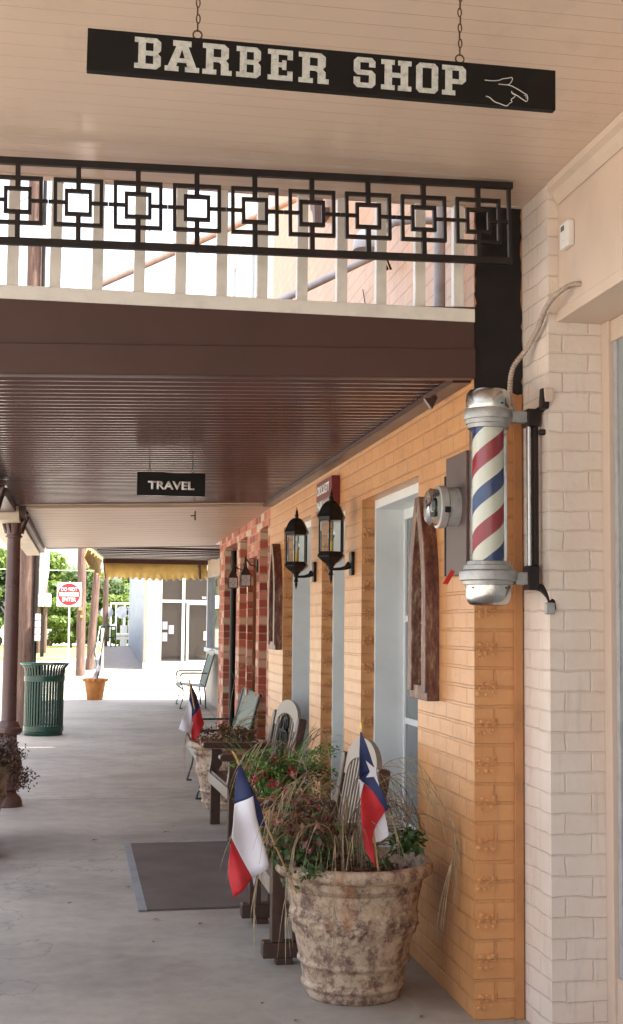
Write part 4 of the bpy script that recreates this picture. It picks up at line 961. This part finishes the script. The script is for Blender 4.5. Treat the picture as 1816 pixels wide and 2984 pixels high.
patch(q, f1([(675, 2430), (672, 2480), (671, 2540), (686, 2598)]), f1([(676, 2431), (700, 2475), (724, 2518), (738, 2544)]), 2, y0=5.38, amp=.015)
patch(q, f1([(764, 2430), (770, 2470), (745, 2570)]), f1([(768, 2450), (786, 2512), (740, 2545)]), 1, y0=5.40, amp=.006)
cloth(q, fl1, 0)
P0 = f1([(688, 2207)])[0]; P1 = f1([(868, 2534)])[0]
MB().tube([(P0[0], 5.395, P0[1]), (P1[0], 5.40, .45)], .0042, 8).build('staff', 'staff_wood', fl1)
MB().tube([(P0[0]-.018, 5.394, P0[1]+.03), (P0[0]-.006, 5.394, P0[1]+.012), (P0[0]+.004, 5.395, P0[1]-.008)], [.001, .0065, .005], 10).build('finial', 'gold', fl1)
def f2(pts):  # pixels of the enlarged crop -> metres at Y=5.3
    return [(1.125+((700+x*.4333)-1054)*.00142-(( 2050+y*.4333)-2110)*.0000, 1.147-((2050+y*.4333)-2110)*.001395) for x, y in pts]
fl2 = thing('flag', (1.2, 5.3, .47), 'small flag with a white star on blue, upright in the middle of the front planter', 'flag', 'small lone star flags on sticks')
q = MB()
patch(q, f2([(806, 190), (800, 330), (800, 505)]), f2([(815, 195), (870, 340), (905, 440)]), 0, y0=5.29, amp=.011, ph=1)
patch(q, f2([(800, 505), (850, 545), (895, 585), (940, 655), (978, 716)]), f2([(905, 440), (935, 550), (965, 620), (992, 690), (990, 712)]), 0, y0=5.29, amp=.011, ph=1)
patch(q, f2([(800, 505), (803, 560), (805, 640)]), f2([(802, 507), (832, 535), (812, 600)]), 1, y0=5.29, amp=.004, ph=1)
patch(q, f2([(830, 532), (805, 650), (812, 800), (845, 985), (906, 1088)]), f2([(832, 534), (895, 585), (978, 716), (888, 880), (908, 1086)]), 2, y0=5.29, amp=.011, ph=1)
patch(q, f2([(978, 718), (925, 820), (882, 890), (882, 945)]), f2([(980, 722), (990, 770), (1015, 890), (960, 930)]), 1, y0=5.315, amp=.006, ph=1)
# star
sc0 = f2([(884, 448)])[0]
cen = (sc0[0], 5.276, sc0[1]); st = f2([(838, 380), (893, 425), (905, 430), (912, 480), (932, 555), (893, 488), (842, 492), (866, 455)])
vs = [cen]+[(x, 5.275, z) for x, z in st]; q.add(vs, [(0, i, i % 8+1) for i in range(1, 9)], 1)
cloth(q, fl2, 0)
a = f2([(817, 150)])[0]; b__ = f2([(940, 1120)])[0]
MB().tube([(a[0], 5.303, a[1]), ((a[0]+b__[0])/2, 5.325, (a[1]+b__[1])/2), (b__[0], 5.31, b__[1]), (b__[0]+.006, 5.31, .46)], .0045, 8).build('staff', 'staff_wood', fl2)
MB().tube([(a[0]-.001, 5.303, a[1]+.02), (a[0], 5.303, a[1]+.012), (a[0], 5.303, a[1]-.012)], [.003, .0075, .0075], 12).build('finial', 'gold', fl2)
# flag of the middle planter
def f3(pts): return [(.905+((480+x/7.5)-597)*.0029, 1.078-((1860+y/7.5)-1985)*.0029) for x, y in pts]
fl3 = thing('flag', (1.15, 10.95, .47), 'small flag drooping white and red over the middle planter', 'flag', 'small lone star flags on sticks')
q = MB()
patch(q, f3([(745, 1000), (740, 1330), (800, 1720)]), f3([(775, 1000), (900, 1240), (985, 1500)]), 0, y0=10.9, amp=.012)
patch(q, f3([(740, 1335), (700, 1500), (600, 1750), (530, 1960)]), f3([(745, 1340), (805, 1500), (805, 1760), (790, 2050)]), 1, y0=10.89, amp=.01)
patch(q, f3([(800, 1722), (850, 1740), (800, 2000), (810, 2200)]), f3([(985, 1502), (1030, 1700), (1080, 1860), (900, 2200)]), 2, y0=10.9, amp=.012)
patch(q, f3([(860, 1130), (920, 1250)]), f3([(862, 1130), (960, 1390)]), 1, y0=10.93, amp=.004)
cloth(q, fl3, 0)
a = f3([(728, 890)])[0]; b__ = f3([(1075, 2020)])[0]
MB().tube([(a[0], 10.87, a[1]), (b__[0], 10.93, .46)], .006, 8).build('staff', 'staff_wood', fl3)

# ------------------------------------------------------------ wooden armchairs
def wood_chair(W_, sled, ornate, label, loc, rz=0):
    t = thing('wooden_armchair', loc, label, 'chair', 'brown wooden armchairs facing the street', rz)
    # local: x from front (0) towards wall, y from 0 (near) to W_
    for y in (0, W_-.075):
        m = MB()
        if sled: m.box(0, .06, y, y+.075, .10, .58)
        else:
            m.prism([(0, 0), (.075, 0), (.075, .30), (.05, .36), (.06, .42), (.085, .46), (.085, .575), (0, .575), (0, .5), (-.012, .42), (0, .33)], 1, y, y+.06)
        m.build('leg', 'bench_brown', t, local=True, bevel=.004)
        m = B(.40, .47, y, y+.07, 0 if not sled else .10, .60); m.build('leg', 'bench_brown', t, local=True, bevel=.004)
        m = MB().prism([(-.07, .60), (-.055, .585), (.50, .575), (.50, .62), (-.04, .632), (-.065, .622)], 1, y-.01, y+.085); m.build('arm', 'bench_brown', t, local=True, bevel=.006)
        if sled:
            m = MB(); m.box(-.04, .60, y-.005, y+.08, .03, .10); m.box(.02, .10, y, y+.06, 0, .03); m.box(.44, .52, y, y+.06, 0, .03)
            m.box(.10, .14, y+.01, y+.05, .1, .45); m.box(.22, .26, y+.01, y+.05, .1, .45)
            m.build('runner', 'bench_brown', t, local=True, bevel=.006)
    m = MB()
    for k in range(6): m.box(.0+k*.073, .062+k*.073, .08, W_-.08, .395, .415)
    m.build('seat', 'bench_brown', t, local=True, bevel=.003)
    m = MB(); m.box(-.014, .004, .0, W_-.0, .32, .395); m.build('seat_front', 'bench_tan', t, local=True, bevel=.003)
    rot = Matrix.Rotation(R(10), 3, 'Y')
    def tilt(mb):
        p = Vector((.44, 0, .40)); mb.v = [p+rot@(q-p) for q in mb.v]; return mb
    for y in (-.005, W_-.085):
        m = MB().prism([(y, .36), (y+.09, .36), (y+.09, .86), (y+.075, .885), (y+.015, .885), (y, .86)], 0, .415, .475); tilt(m).build('back_post', 'bench_brown', t, local=True, bevel=.008)
    # arched top board
    ya, yb = .09, W_-.09; mid = (ya+yb)/2; arc = [(mid-(yb-ya)/2*cos(a), .86+.13*sin(a)) for a in [i*pi/16 for i in range(17)]]
    inner = [(mid-(yb-ya)*.40*cos(a), .80+.09*sin(a)) for a in [i*pi/16 for i in range(17)]]
    poly = [(ya, .78)]+arc+[(yb, .78)]+inner[::-1]
    n_ = len(poly); m = MB()
    A_ = [(ya, .78)]+arc+[(yb, .78)]; I_ = [(inner[0][0], .78)]+inner+[(inner[-1][0], .78)]
    for x in (.425, .452): m.add([(x, p[0], p[1]) for p in A_]+[(x, p[0], p[1]) for p in I_], [(i, i+1, len(A_)+i+1, len(A_)+i) for i in range(len(A_)-1)])
    for q in (A_, I_): m.add([(.425, p[0], p[1]) for p in q]+[(.452, p[0], p[1]) for p in q], [(i, i+1, len(q)+i+1, len(q)+i) for i in range(len(q)-1)])
    tilt(m).build('top_rail', 'bench_tan', t, local=True)
    m = MB(); ns = 11
    for k in range(ns):
        y = ya+.03+(yb-ya-.06)*k/(ns-1); h = .80+.085*math.sqrt(max(0, 1-((y-mid)/((yb-ya)*.41))**2)); m.box(.430, .446, y-.0125, y+.0125, .44, h+.02)
    tilt(m)  .build('spindles', 'bench_tan', t, local=True)
    if ornate:
        m = MB(); c = (mid, .72)
        for rr, sq in ((.20, 1), (.15, 1), (.07, 1)): m.tube([(.42, c[0]+rr*.9*cos(a), c[1]+rr*.8*sin(a)) for a in [k*2*pi/24 for k in range(24)]], .009, 6, closed=True)
        for k in range(5):
            a, b_ = pi/2+k*4*pi/5, pi/2+(k+1)*4*pi/5; m.tube([(.42, c[0]+.15*.9*cos(a), c[1]+.15*.8*sin(a)), (.42, c[0]+.15*.9*cos(b_), c[1]+.15*.8*sin(b_))], .009, 6)
        tilt(m).build('back_medallion', 'black_iron', t, local=True)
    m = MB(); m.box(.425, .455, .08, W_-.08, .43, .49); tilt(m).build('back_rail', 'bench_brown', t, local=True, bevel=.003)
    return t
wood_chair(.90, True, False, 'nearest brown wooden glider with a tan slatted back behind the front planter', (.87, 6.05, 0))
wood_chair(1.05, False, True, 'farther brown wooden armchair with a star medallion in its rounded back', (1.02, 9.3, 0), R(2))

# ------------------------------------------------------------ green metal loveseats
def love(loc, label, wv=1.5):
    t = thing('metal_loveseat', loc, label, 'bench', 'dark green metal loveseats against the walls')
    for y in (0, wv):
        m = MB(); m.tube(smooth([(.02, y, 0), (.0, y, .01), (.06, y, .22), (.04, y, .40), (.0, y, .50), (.0, y, .60), (.05, y, .645), (.2, y, .65), (.52, y, .65)], 5), .011, 8); m.tube([(-.01, y, .006), (.05, y, .006)], .012, 6); m.build('arm_leg', 'chair_green', t, local=True)
        m = MB(); m.tube([(.50, y, 0), (.47, y, .38), (.64, y, .98)], .015, 8); m.build('rear_leg', 'chair_green', t, local=True)
    m = MB(); n = 26; prof = smooth([(-.02, 0, .375), (.0, 0, .415), (.06, 0, .425), (.25, 0, .405), (.45, 0, .39), (.50, 0, .40)], 3)
    for k in range(n):
        y = .02+(wv-.055)*k/n; vs = []
        for p in prof: vs += [(p.x, y, p.z), (p.x, y+.040, p.z)]
        m.add(vs, [(2*i, 2*i+1, 2*i+3, 2*i+2) for i in range(len(prof)-1)])
    o = m.build('seat', 'chair_mesh', t, local=True); o.modifiers.new('s', 'SOLIDIFY').thickness = .006
    m = MB()
    for k in range(34):
        y = .03+(wv-.06)*k/34; m.add([(.49, y, .43), (.49, y+.026, .43), (.645, y+.026, .97), (.645, y, .97)], [(0, 1, 2, 3)])
    o = m.build('backrest', 'chair_mesh', t, local=True); o.modifiers.new('s', 'SOLIDIFY').thickness = .006
    m = MB(); m.tube([(.65, 0, .98), (.65, wv, .98)], .014, 8); m.tube([(.485, 0, .42), (.485, wv, .42)], .012, 8); m.tube([(.04, 0, .36), (.04, wv, .36)], .012, 8); m.tube([(.05, .0, .33), (.47, 0, .36)], .008, 6); m.tube([(.05, wv, .33), (.47, wv, .36)], .008, 6)
    m.build('frame', 'chair_green', t, local=True)
    return t
V1 = love((1.0, 11.75, 0), 'green metal loveseat half hidden behind the middle planter', 1.4); V1.rotation_euler = (0, 0, R(-1)); V1.scale = (.86, 1, .93)
copy_tree(V1, loc=(1.72, 24.1, 0), label='far green metal loveseat silhouetted against the sunny street by the storefront').scale = (.95, 1, 1)

# ------------------------------------------------------------ trash can
tc = thing('trash_can', (-.552, 18.6, 0), 'dark green slatted steel trash can on the sidewalk edge', 'trash can')
m = MB()
for k in range(40):
    a = k*2*pi/40; c, s_ = cos(a), sin(a); rt = Matrix.Rotation(a, 3, 'Z')
    pts = [(.268, .12), (.268, .80), (.285, .92), (.325, .97)]
    vs = []
    for r, z in pts:
        for dy in (-.0115, .0115): vs.append(rt@Vector((r, dy, z)))
    m.add(vs, [(2*i, 2*i+1, 2*i+3, 2*i+2) for i in range(3)])
o = m.build('slats', 'green_metal', tc, local=True); o.modifiers.new('s', 'SOLIDIFY').thickness = .008
MB().lathe([(.255, 0), (.262, .01), (.262, .05), (.275, .06), (.275, .13), (.268, .13), (.26, .06)], seg=48).build('base_ring', 'green_metal', tc, local=True)
MB().lathe([(.273, .74), (.279, .74), (.279, .815), (.273, .815)], seg=48).build('band', 'green_metal', tc, local=True)
MB().lathe([(.30, .968), (.33, .968), (.345, .98), (.335, .99), (.30, .985), (.30, .968)], seg=48).build('rim', 'green_metal', tc, local=True)
MB().lathe([(.0001, .10), (.26, .10), (.26, .12), (.0001, .12)], seg=40).build('floor_plate', 'green_metal', tc, local=True)

# mat
mt_ = thing('door_mat', (.8, 8.3, 0), 'dark brown ribbed door mat with a grey edge on the concrete', 'mat')
MB().prism([(.362, 7.25), (1.12, 7.28), (1.12, 9.42), (.345, 9.40)], 2, .003, .012).build('pile', 'mat_fibre', mt_)
MB().prism([(.315, 7.24), (.361, 7.245), (.344, 9.405), (.300, 9.40)], 2, .003, .011).build('edge_strip', 'mat_edge', mt_)

# dry leaves
random.seed(44)
proto = None
for i, (x, y) in enumerate([(.40, 7.02), (.30, 8.9), (.36, 6.55), (.75, 5.45), (.62, 6.9), (.2, 8.4), (.28, 7.9), (-.05, 7.5), (.62, 9.9), (.70, 10.2), (.85, 5.2), (.95, 9.0), (.1, 9.6), (.55, 8.0), (.7, 8.6), (1.35, 5.18)]):
    if proto is None:
        m = MB(); m.add([(-.02, 0, .002), (-.006, .010, .008), (.012, .009, .005), (.026, 0, .003), (.010, -.009, .009), (-.008, -.008, .004)], [(0, 1, 5), (1, 2, 4, 5), (2, 3, 4)]); m.tube([(.024, 0, .003), (.034, .002, .003)], .0008, 4)
        proto = m.build('dry_leaf', 'dry_leafm'); o = proto; tag(o, 'small dry brown leaf lying on the walk', 'leaf', 'dry leaves scattered on the walk')
    else: o = proto.copy(); COL.objects.link(o)
    o.location = (x, y, .003 if not (.35 < x < 1.1 and 7.3 < y < 9.4) else .013); o.rotation_euler = (0, 0, random.uniform(0, 6)); k = random.uniform(.6, 1.2); o.scale = (k, k, k)

# ------------------------------------------------------------ far end: pot with flag, cross street, buildings
op_ = thing('flower_pot', (.205, 27.0, 0), 'orange terracotta pot with a ruffled rim at the end of the walk', 'pot')
MB().lathe([(.0001, 0), (.155, 0), (.16, .01), (.215, .36), (.24, .37), (.255, .40), (.25, .43), (.225, .43), (.22, .39), (.0001, .37)], seg=56, disp=lambda r, z, a: .012*sin(a*14) if r > .235 else 0).build('pot', 'terracotta', op_, local=True)
wf = thing('flag', (.205, 27.0, .38), 'furled white flag standing in the orange pot', 'flag')
q = MB(); patch(q, [(.30, .98), (.20, .55), (.12, .42)], [(.33, .98), (.32, .6), (.26, .42)], 1, y0=27, amp=.02); q.build('cloth', ['flag_blue', 'flag_white'], wf, sharp=False)
MB().tube([(.24, 27.0, .38), (.32, 27.0, 1.0), (.40, 27, 1.55)], .012, 8).build('staff', 'green_metal', wf)

fb = thing('shop_building', (3.5, 44.6, 0), 'sunlit cream shop building with dark glass doors across the side street', 'building')
m = MB(); m.box(1.93, 2.42, 44.6, 45.2, .0, 5.2); m.box(2.0, 2.36, 44.55, 44.6, .25, 5.1); m.box(2.05, 2.30, 44.5, 44.549, 1.0, 1.05); m.box(1.90, 2.44, 44.52, 44.6, 0, .25)
m.build('pilaster', 'far_cream', fb)
m = MB(); m.box(2.42, 12, 44.7, 45.0, 3.4, 5.2); m.box(2.42, 12, 44.62, 45, -.0, .12); m.box(6.5, 12, 44.7, 45.0, .12, 3.4); m.build('wall', 'far_cream', fb)
m = MB()
for x in (2.42, 3.20, 3.3+1.2, 5.4, 6.4): m.box(x, x+.10, 44.66, 44.74, .12, 3.4)
m.box(2.52, 6.4, 44.67, 44.73, 2.27, 2.36); m.box(2.52, 6.4, 44.67, 44.73, .12, .28); m.box(3.36, 4.44, 44.64, 44.70, .13, .32); m.box(3.36, 3.44, 44.64, 44.70, .32, 2.2); m.box(3.36, 4.44, 44.64, 44.70, 2.2, 2.265)
w1 = m.build('window', 'far_white', fb)
B(2.5, 6.4, 44.71, 44.72, .28, 3.38).build('pane', 'pane_dark', w1)
m = MB(); m.box(2.55, 2.72, 44.69, 44.70, 1.35, 1.62); m.box(2.55, 2.72, 44.69, 44.70, .95, 1.25); m.box(2.76, 2.94, 44.69, 44.70, 1.2, 1.5); m.build('notice', 'paper', fb)
B(3.95, 4.06, 44.60, 44.64, 1.0, 1.3).build('door_handle', 'far_white', fb)
text('lettering', '700 E. HOUSTON', .07, .75, 'white_letter', fb, (4.05-3.5+.2, .08, 2.44), (R(90), 0, 0), .02)
m = MB()
for k in range(34): m.prism([(1.96, 45.25+k*.5+.1), (2.06, 45.25+k*.5), (2.06, 45.25+k*.5+.42), (1.96, 45.25+k*.5+.32)], 2, 0, 4.2)
m.box(2.06, 2.4, 45.2, 62.3, 0, 4.2); m.build('side_wall', 'corrugated', fb)
rp = thing('ramp', (1.3, 50, 0), 'grey concrete ramp running along the corrugated wall', 'ramp')
MB().add([(.60, 44.7, .0), (1.97, 44.7, .0), (1.97, 61, .50), (.78, 61, .50), (.60, 44.7, -.15), (1.97, 44.7, -.15), (1.97, 61, -.15), (.78, 61, -.15)], [(0, 1, 2, 3), (0, 4, 5, 1), (0, 3, 7, 4), (3, 2, 6, 7), (1, 5, 6, 2)]).build('deck', 'deck_grey', rp)
MB().add([(.50, 44.4, -.1), (.60, 44.4, -.1), (.77, 61, 0), (.67, 61, 0), (.50, 44.4, 1.38), (.60, 44.4, 1.38), (.77, 61, 1.0), (.67, 61, 1.0)], [(0, 1, 5, 4), (1, 2, 6, 5), (2, 3, 7, 6), (3, 0, 4, 7), (4, 5, 6, 7)]).build('side_wall', 'far_cream', rp)
gr_ = MB(); gr_.tube([(.40, 43.6, 0), (.30, 43.6, .55), (.44, 44.3, 1.42), (.72, 60, 1.42), (1.32, 60.3, 1.40)], .03, 8); gr_.tube([(.72, 60, .9), (1.32, 60.3, .9)], .025, 8)
for x, y in ((.80, 60), (1.12, 60.2), (1.32, 60.3)): gr_.tube([(x, y, .3), (x, y, 1.41)], .03, 8)
gr_.build('handrail', 'green_metal', rp)
# poles
def pole(x0, x1, y, h, r, label):
    t = thing('utility_pole', (x0, y, -.1), label, 'pole', 'wooden utility poles by the side street')
    MB().tube([(x0, y, -.15), (x0+(x1-x0)*.5, y, h*.5), (x1, y, h)], [r, r*.93, r*.85], 14).build('shaft', 'pole_wood', t); return t
t = pole(-.155, -.24, 43.0, 9.5, .145, 'brown wooden pole with small plates next to the red and white sign')
m = MB(); m.box(-.26, -.14, 42.82, 42.85, 1.95, 2.05); m.box(-.20, -.10, 42.82, 42.85, 1.72, 1.80); m.build('plate', 'gold', t)
pole(.13, .32, 44.0, 3.3, .14, 'shorter leaning wooden pole stub beside the ramp wall')
pole(.86, .84, 61.0, 8.0, .13, 'thin far wooden pole behind the blue dish')
# big near pole with boxes
np_ = thing('utility_pole', (-.84, 19.6, -.15), 'thick weathered wooden pole behind the brown column, carrying boxes', 'pole')
MB().tube([(-.865, 19.6, -.16), (-.86, 19.6, 4), (-.92, 19.6, 8.9)], [.125, .12, .10], 18).build('shaft', 'pole_wood', np_)
MB().tube([(-.735, 19.5, -.1), (-.735, 19.5, 3.2), (-.77, 19.5, 8.3)], .028, 10).build('conduit', 'black_iron', np_)
MB().tube([(-.70, 19.55, 2.4), (-.70, 19.55, 8.3)], .012, 8).build('conduit', 'galv', np_)
o = MB().prism([(-.70, 2.66), (-.585, 2.66), (-.56, 2.55), (-.56, 2.28), (-.62, 1.86), (-.70, 1.86)], 1, 19.5, 19.62).build('cabinet', 'white_plastic', np_, bevel=.01); 
B(-.68, -.60, 19.5, 19.58, 2.66, 2.76).build('vent', 'grey_pipe', np_)
m = MB(); 
for k in range(4): m.box(-.735, -.655, 19.38, 19.46, 1.28+k*.10, 1.37+k*.10)
m.build('meter_box', 'white_plastic', np_, bevel=.006)
B(-.654, -.60, 19.4, 19.5, 1.05, 1.66).build('junction_box', 'dark_bronze', np_)
m = MB(); m.box(-1.08, -.62, 19.42, 19.5, 7.25, 7.45); m.build('crossarm_plate', 'galv', np_)
m = MB()
for k in range(5): m.lathe([(.03, 0), (.05, .02), (.03, .05), (.045, .08), (.0001, .1)], (-.66+.02*k, 19.45, 7.3+.12*(k % 2)+.25*k), 10)
m.build('insulator', 'grey_pipe', np_)
# wires
for k, (a, b_, sag) in enumerate((((-.9, 19.6, 8.4), (9, 30, 9.6), .9), ((-.9, 19.6, 8.8), (9, 28, 11.5), .8), ((-.9, 19.6, 8.0), (-14, 40, 9), .6), ((-12, 70, 6.2), (14, 66, 6.4), .5), ((-12, 72, 4.6), (14, 68, 4.7), .35))):
    a, b_ = Vector(a), Vector(b_); P = [a.lerp(b_, i/20)-Vector((0, 0, sag*4*(i/20)*(1-i/20))) for i in range(21)]
    tag(MB().tube(P, (.006, .006, .006, .022, .022)[k], 5).build('overhead_wire', 'black_iron' if k < 3 else 'galv', org=a), ['black wire sloping up right from the thick pole, lower one', 'black wire sloping up right from the thick pole, upper one', 'black wire running left from the thick pole', 'upper pale wire crossing in front of the far trees', 'lower pale wire crossing in front of the far trees'][k], 'wire', 'overhead wires')
# do not enter
dn = thing('traffic_sign', (-.53, 42, 0), 'square DO NOT ENTER sign, red disc on white, partly behind a pole', 'sign')
MB().tube([(-.53, 42.03, -.14), (-.55, 42.03, 2.85)], .03, 10).build('post', 'galv', dn)
B(-.94, -.18, 41.985, 41.995, 2.06, 2.82).build('panel', 'far_white', dn, bevel=.004)
MB().lathe([(.0001, -.0035), (.345, -.0035), (.345, -.0005)], (-.56, 41.985, 2.44), 48, axis=1).build('disc', 'sign_red', dn)
B(-.86, -.26, 41.976, 41.981, 2.385, 2.495).build('bar', 'white_letter', dn)
text('lettering', 'DO NOT', .12, .50, 'white_letter', dn, (-.03, -.023, 2.60), (R(90), 0, 0), .01, spacing=1.1)
text('lettering', 'ENTER', .12, .42, 'white_letter', dn, (-.03, -.023, 2.275), (R(90), 0, 0), .01, spacing=1.1)
# street lamp globe, transformer poles
for i, (x, lb) in enumerate(((-2.52, 'left of two thin far poles with transformer cans'), (-2.18, 'right of two thin far poles with transformer cans'))):
    t = thing('transformer_pole', (x, 72, 0), lb, 'pole', 'far poles with transformer cans'); MB().tube([(x, 72, -.1), (x-.05, 72, 4.2)], .11, 10).build('shaft', 'pole_wood', t)
    m = MB()
    for k in range(2): m.lathe([(.16, 0), (.17, .05), (.17, .62), (.1, .7), (.0001, .72)], (x-.25+.36*k, 71.8, 2.4), 14)
    m.build('transformer', 'dish_white', t)
# roof rack with dishes beyond the ramp
rk = thing('equipment_rack', (1.8, 62.5, 0), 'pale metal rack behind the satellite dishes', 'rack')
m = MB(); m.box(1.1, 2.3, 63, 63.06, 2.45, 2.53)
for x in (1.1, 1.35, 1.75, 2.1): m.box(x, x+.07, 63, 63.06, .3, 2.45)
m.build('frame', 'rail_white', rk)
m = MB(); m.box(1.12, 1.35, 62.8, 63, 1.25, 1.5); m.box(1.6, 1.9, 62.4, 62.9, .3, 1.45); m.box(1.95, 2.2, 62.4, 62.9, .9, 1.7); m.build('cabinet', 'dish_white', rk)
m = MB(); m.tube([(1.35, 62.0, 1.0), (2.1, 62, 1.0)], .09, 10); m.box(1.32, 2.1, 61.9, 62.1, .78, .9); m.build('duct', 'rail_white', rk)
for i, (x, z, lb, mt_n) in enumerate(((.92, 2.05, 'small grey blue satellite dish, leftmost of the three', 'corrugated'), (1.62, 2.05, 'white satellite dish in the middle of the three', 'dish_white'), (2.12, 2.05, 'white satellite dish cut by the corrugated wall, rightmost of the three', 'dish_white'))):
    t = thing('satellite_dish', (x, 61.6, z), lb, 'satellite dish', 'satellite dishes beyond the ramp')
    MB().lathe([(.29, -.10), (.2, -.03), (.0001, .0)], (x, 61.6, z), 24, axis=1).build('reflector', mt_n, t); MB().tube([(x, 61.65, z), (x+.05, 61.7, z-.6)], .025, 6).build('mast', 'galv', t); MB().tube([(x, 61.55, z-.25), (x+.04, 61.2, z-.05)], .012, 6).build('feed_arm', 'galv', t)
wk = thing('parked_car', (-7.0, 92, -.12), 'white pickup glimpsed far off at the left edge of the lawn', 'car')
m = MB(); m.prism([(0, .5), (5, .5), (5, 1.2), (3.6, 1.25), (3.0, 1.8), (1.6, 1.8), (1.2, 1.2), (0, 1.15)], 1, 0, 1.8); m.build('body', 'dish_white', wk, local=True, bevel=.05)
for x in (1, 4): MB().lathe([(.0001, -.1), (.38, -.1), (.38, .1), (.0001, .1)], (x, 0.05, .38), 16, axis=1).build('wheel', 'black_iron', wk, local=True)

# ------------------------------------------------------------ trees
def tree(seed, H, Rr, mat):
    random.seed(seed); t = thing('broadleaf_tree', (0, 0, 0), '', 'tree', 'trees beyond the lawn')
    m = MB(); m.tube([(0, 0, -.2), (.1, 0, H*.3), (.0, .1, H*.6)], [H*.035, H*.026, H*.014], 8); blobs = []
    for k in range(13):
        a = random.uniform(0, 2*pi); z = H*random.uniform(.18, .9); rr = Rr*random.uniform(.1, .8)*(1.15-abs(z/H-.5)); c = Vector((rr*cos(a), rr*sin(a), z)); blobs.append((c, Rr*random.uniform(.28, .5)))
        m.tube([(0, 0, H*.25+.1*k/13*H), c*.6+Vector((0, 0, .1)), c], [H*.012, H*.008, H*.003], 5)
    m.build('trunk', 'pole_wood', t, local=True); f = MB()
    for c, rb_ in blobs:
        for _ in range(620):
            v = Vector((random.gauss(0, 1), random.gauss(0, 1), random.gauss(0, 1))).normalized()*rb_*random.uniform(.55, 1.12)*(.8+.35*noise.noise(c*2+Vector((seed, _*.001, 0)))); v.z *= .75
            p = c+v; n_ = v.normalized()+Vector((random.gauss(0, .5), random.gauss(0, .5), random.gauss(0, .5))); a = n_.orthogonal().normalized(); b2 = n_.cross(a).normalized(); s_ = random.uniform(.07, .16)
            f.add([p-a*s_-b2*s_*.6, p+a*s_-b2*s_*.6, p+a*s_*.8+b2*s_*.6, p-a*s_+b2*s_*.7], [(0, 1, 2, 3)])
    f.build('crown', mat, t, local=True); return t
protos = [tree(1, 6.2, 3.2, 'tree_leaf'), tree(2, 5.4, 3.0, 'tree_leaf_dark'), tree(3, 4.2, 2.4, 'tree_leaf')]
sp_ = [(-8.2, 94, 0, 1.15, 'leftmost tree, seen left of the brown column'), (-5.2, 99, 1, 1.2, 'dark tree behind the thick wooden pole'), (-2.6, 96, 0, 1.18, 'yellow green tree behind the red and white sign'),
       (.3, 93, 1, .95, 'dark rounded tree between the two wooden poles'), (3.2, 96, 0, .98, 'green tree above the satellite dishes'), (6.3, 98, 1, 1.0, 'dark tree next to the corrugated wall'),
       (-1.0, 88, 2, .8, 'low bright tree in front of the far trees, near the sign post'), (2.2, 86, 2, .85, 'low bushy tree behind the metal rack'), (-11.5, 96, 1, 1.2, 'dark tree at the far left edge'), (9.4, 95, 2, 1.3, 'tree hidden behind the cream building'), (-4.0, 86, 1, .55, 'small dark shrub like tree at the lawn edge')]
used = set()
for x, y, k, s_, lb in sp_:
    if k not in used: o = protos[k]; used.add(k); o.location = (x, y, -.1); o['label'] = lb
    else: o = copy_tree(protos[k], loc=(x, y, -.1), label=lb)
    o.scale = (s_, s_, s_); o.rotation_euler = (0, 0, x*1.7)
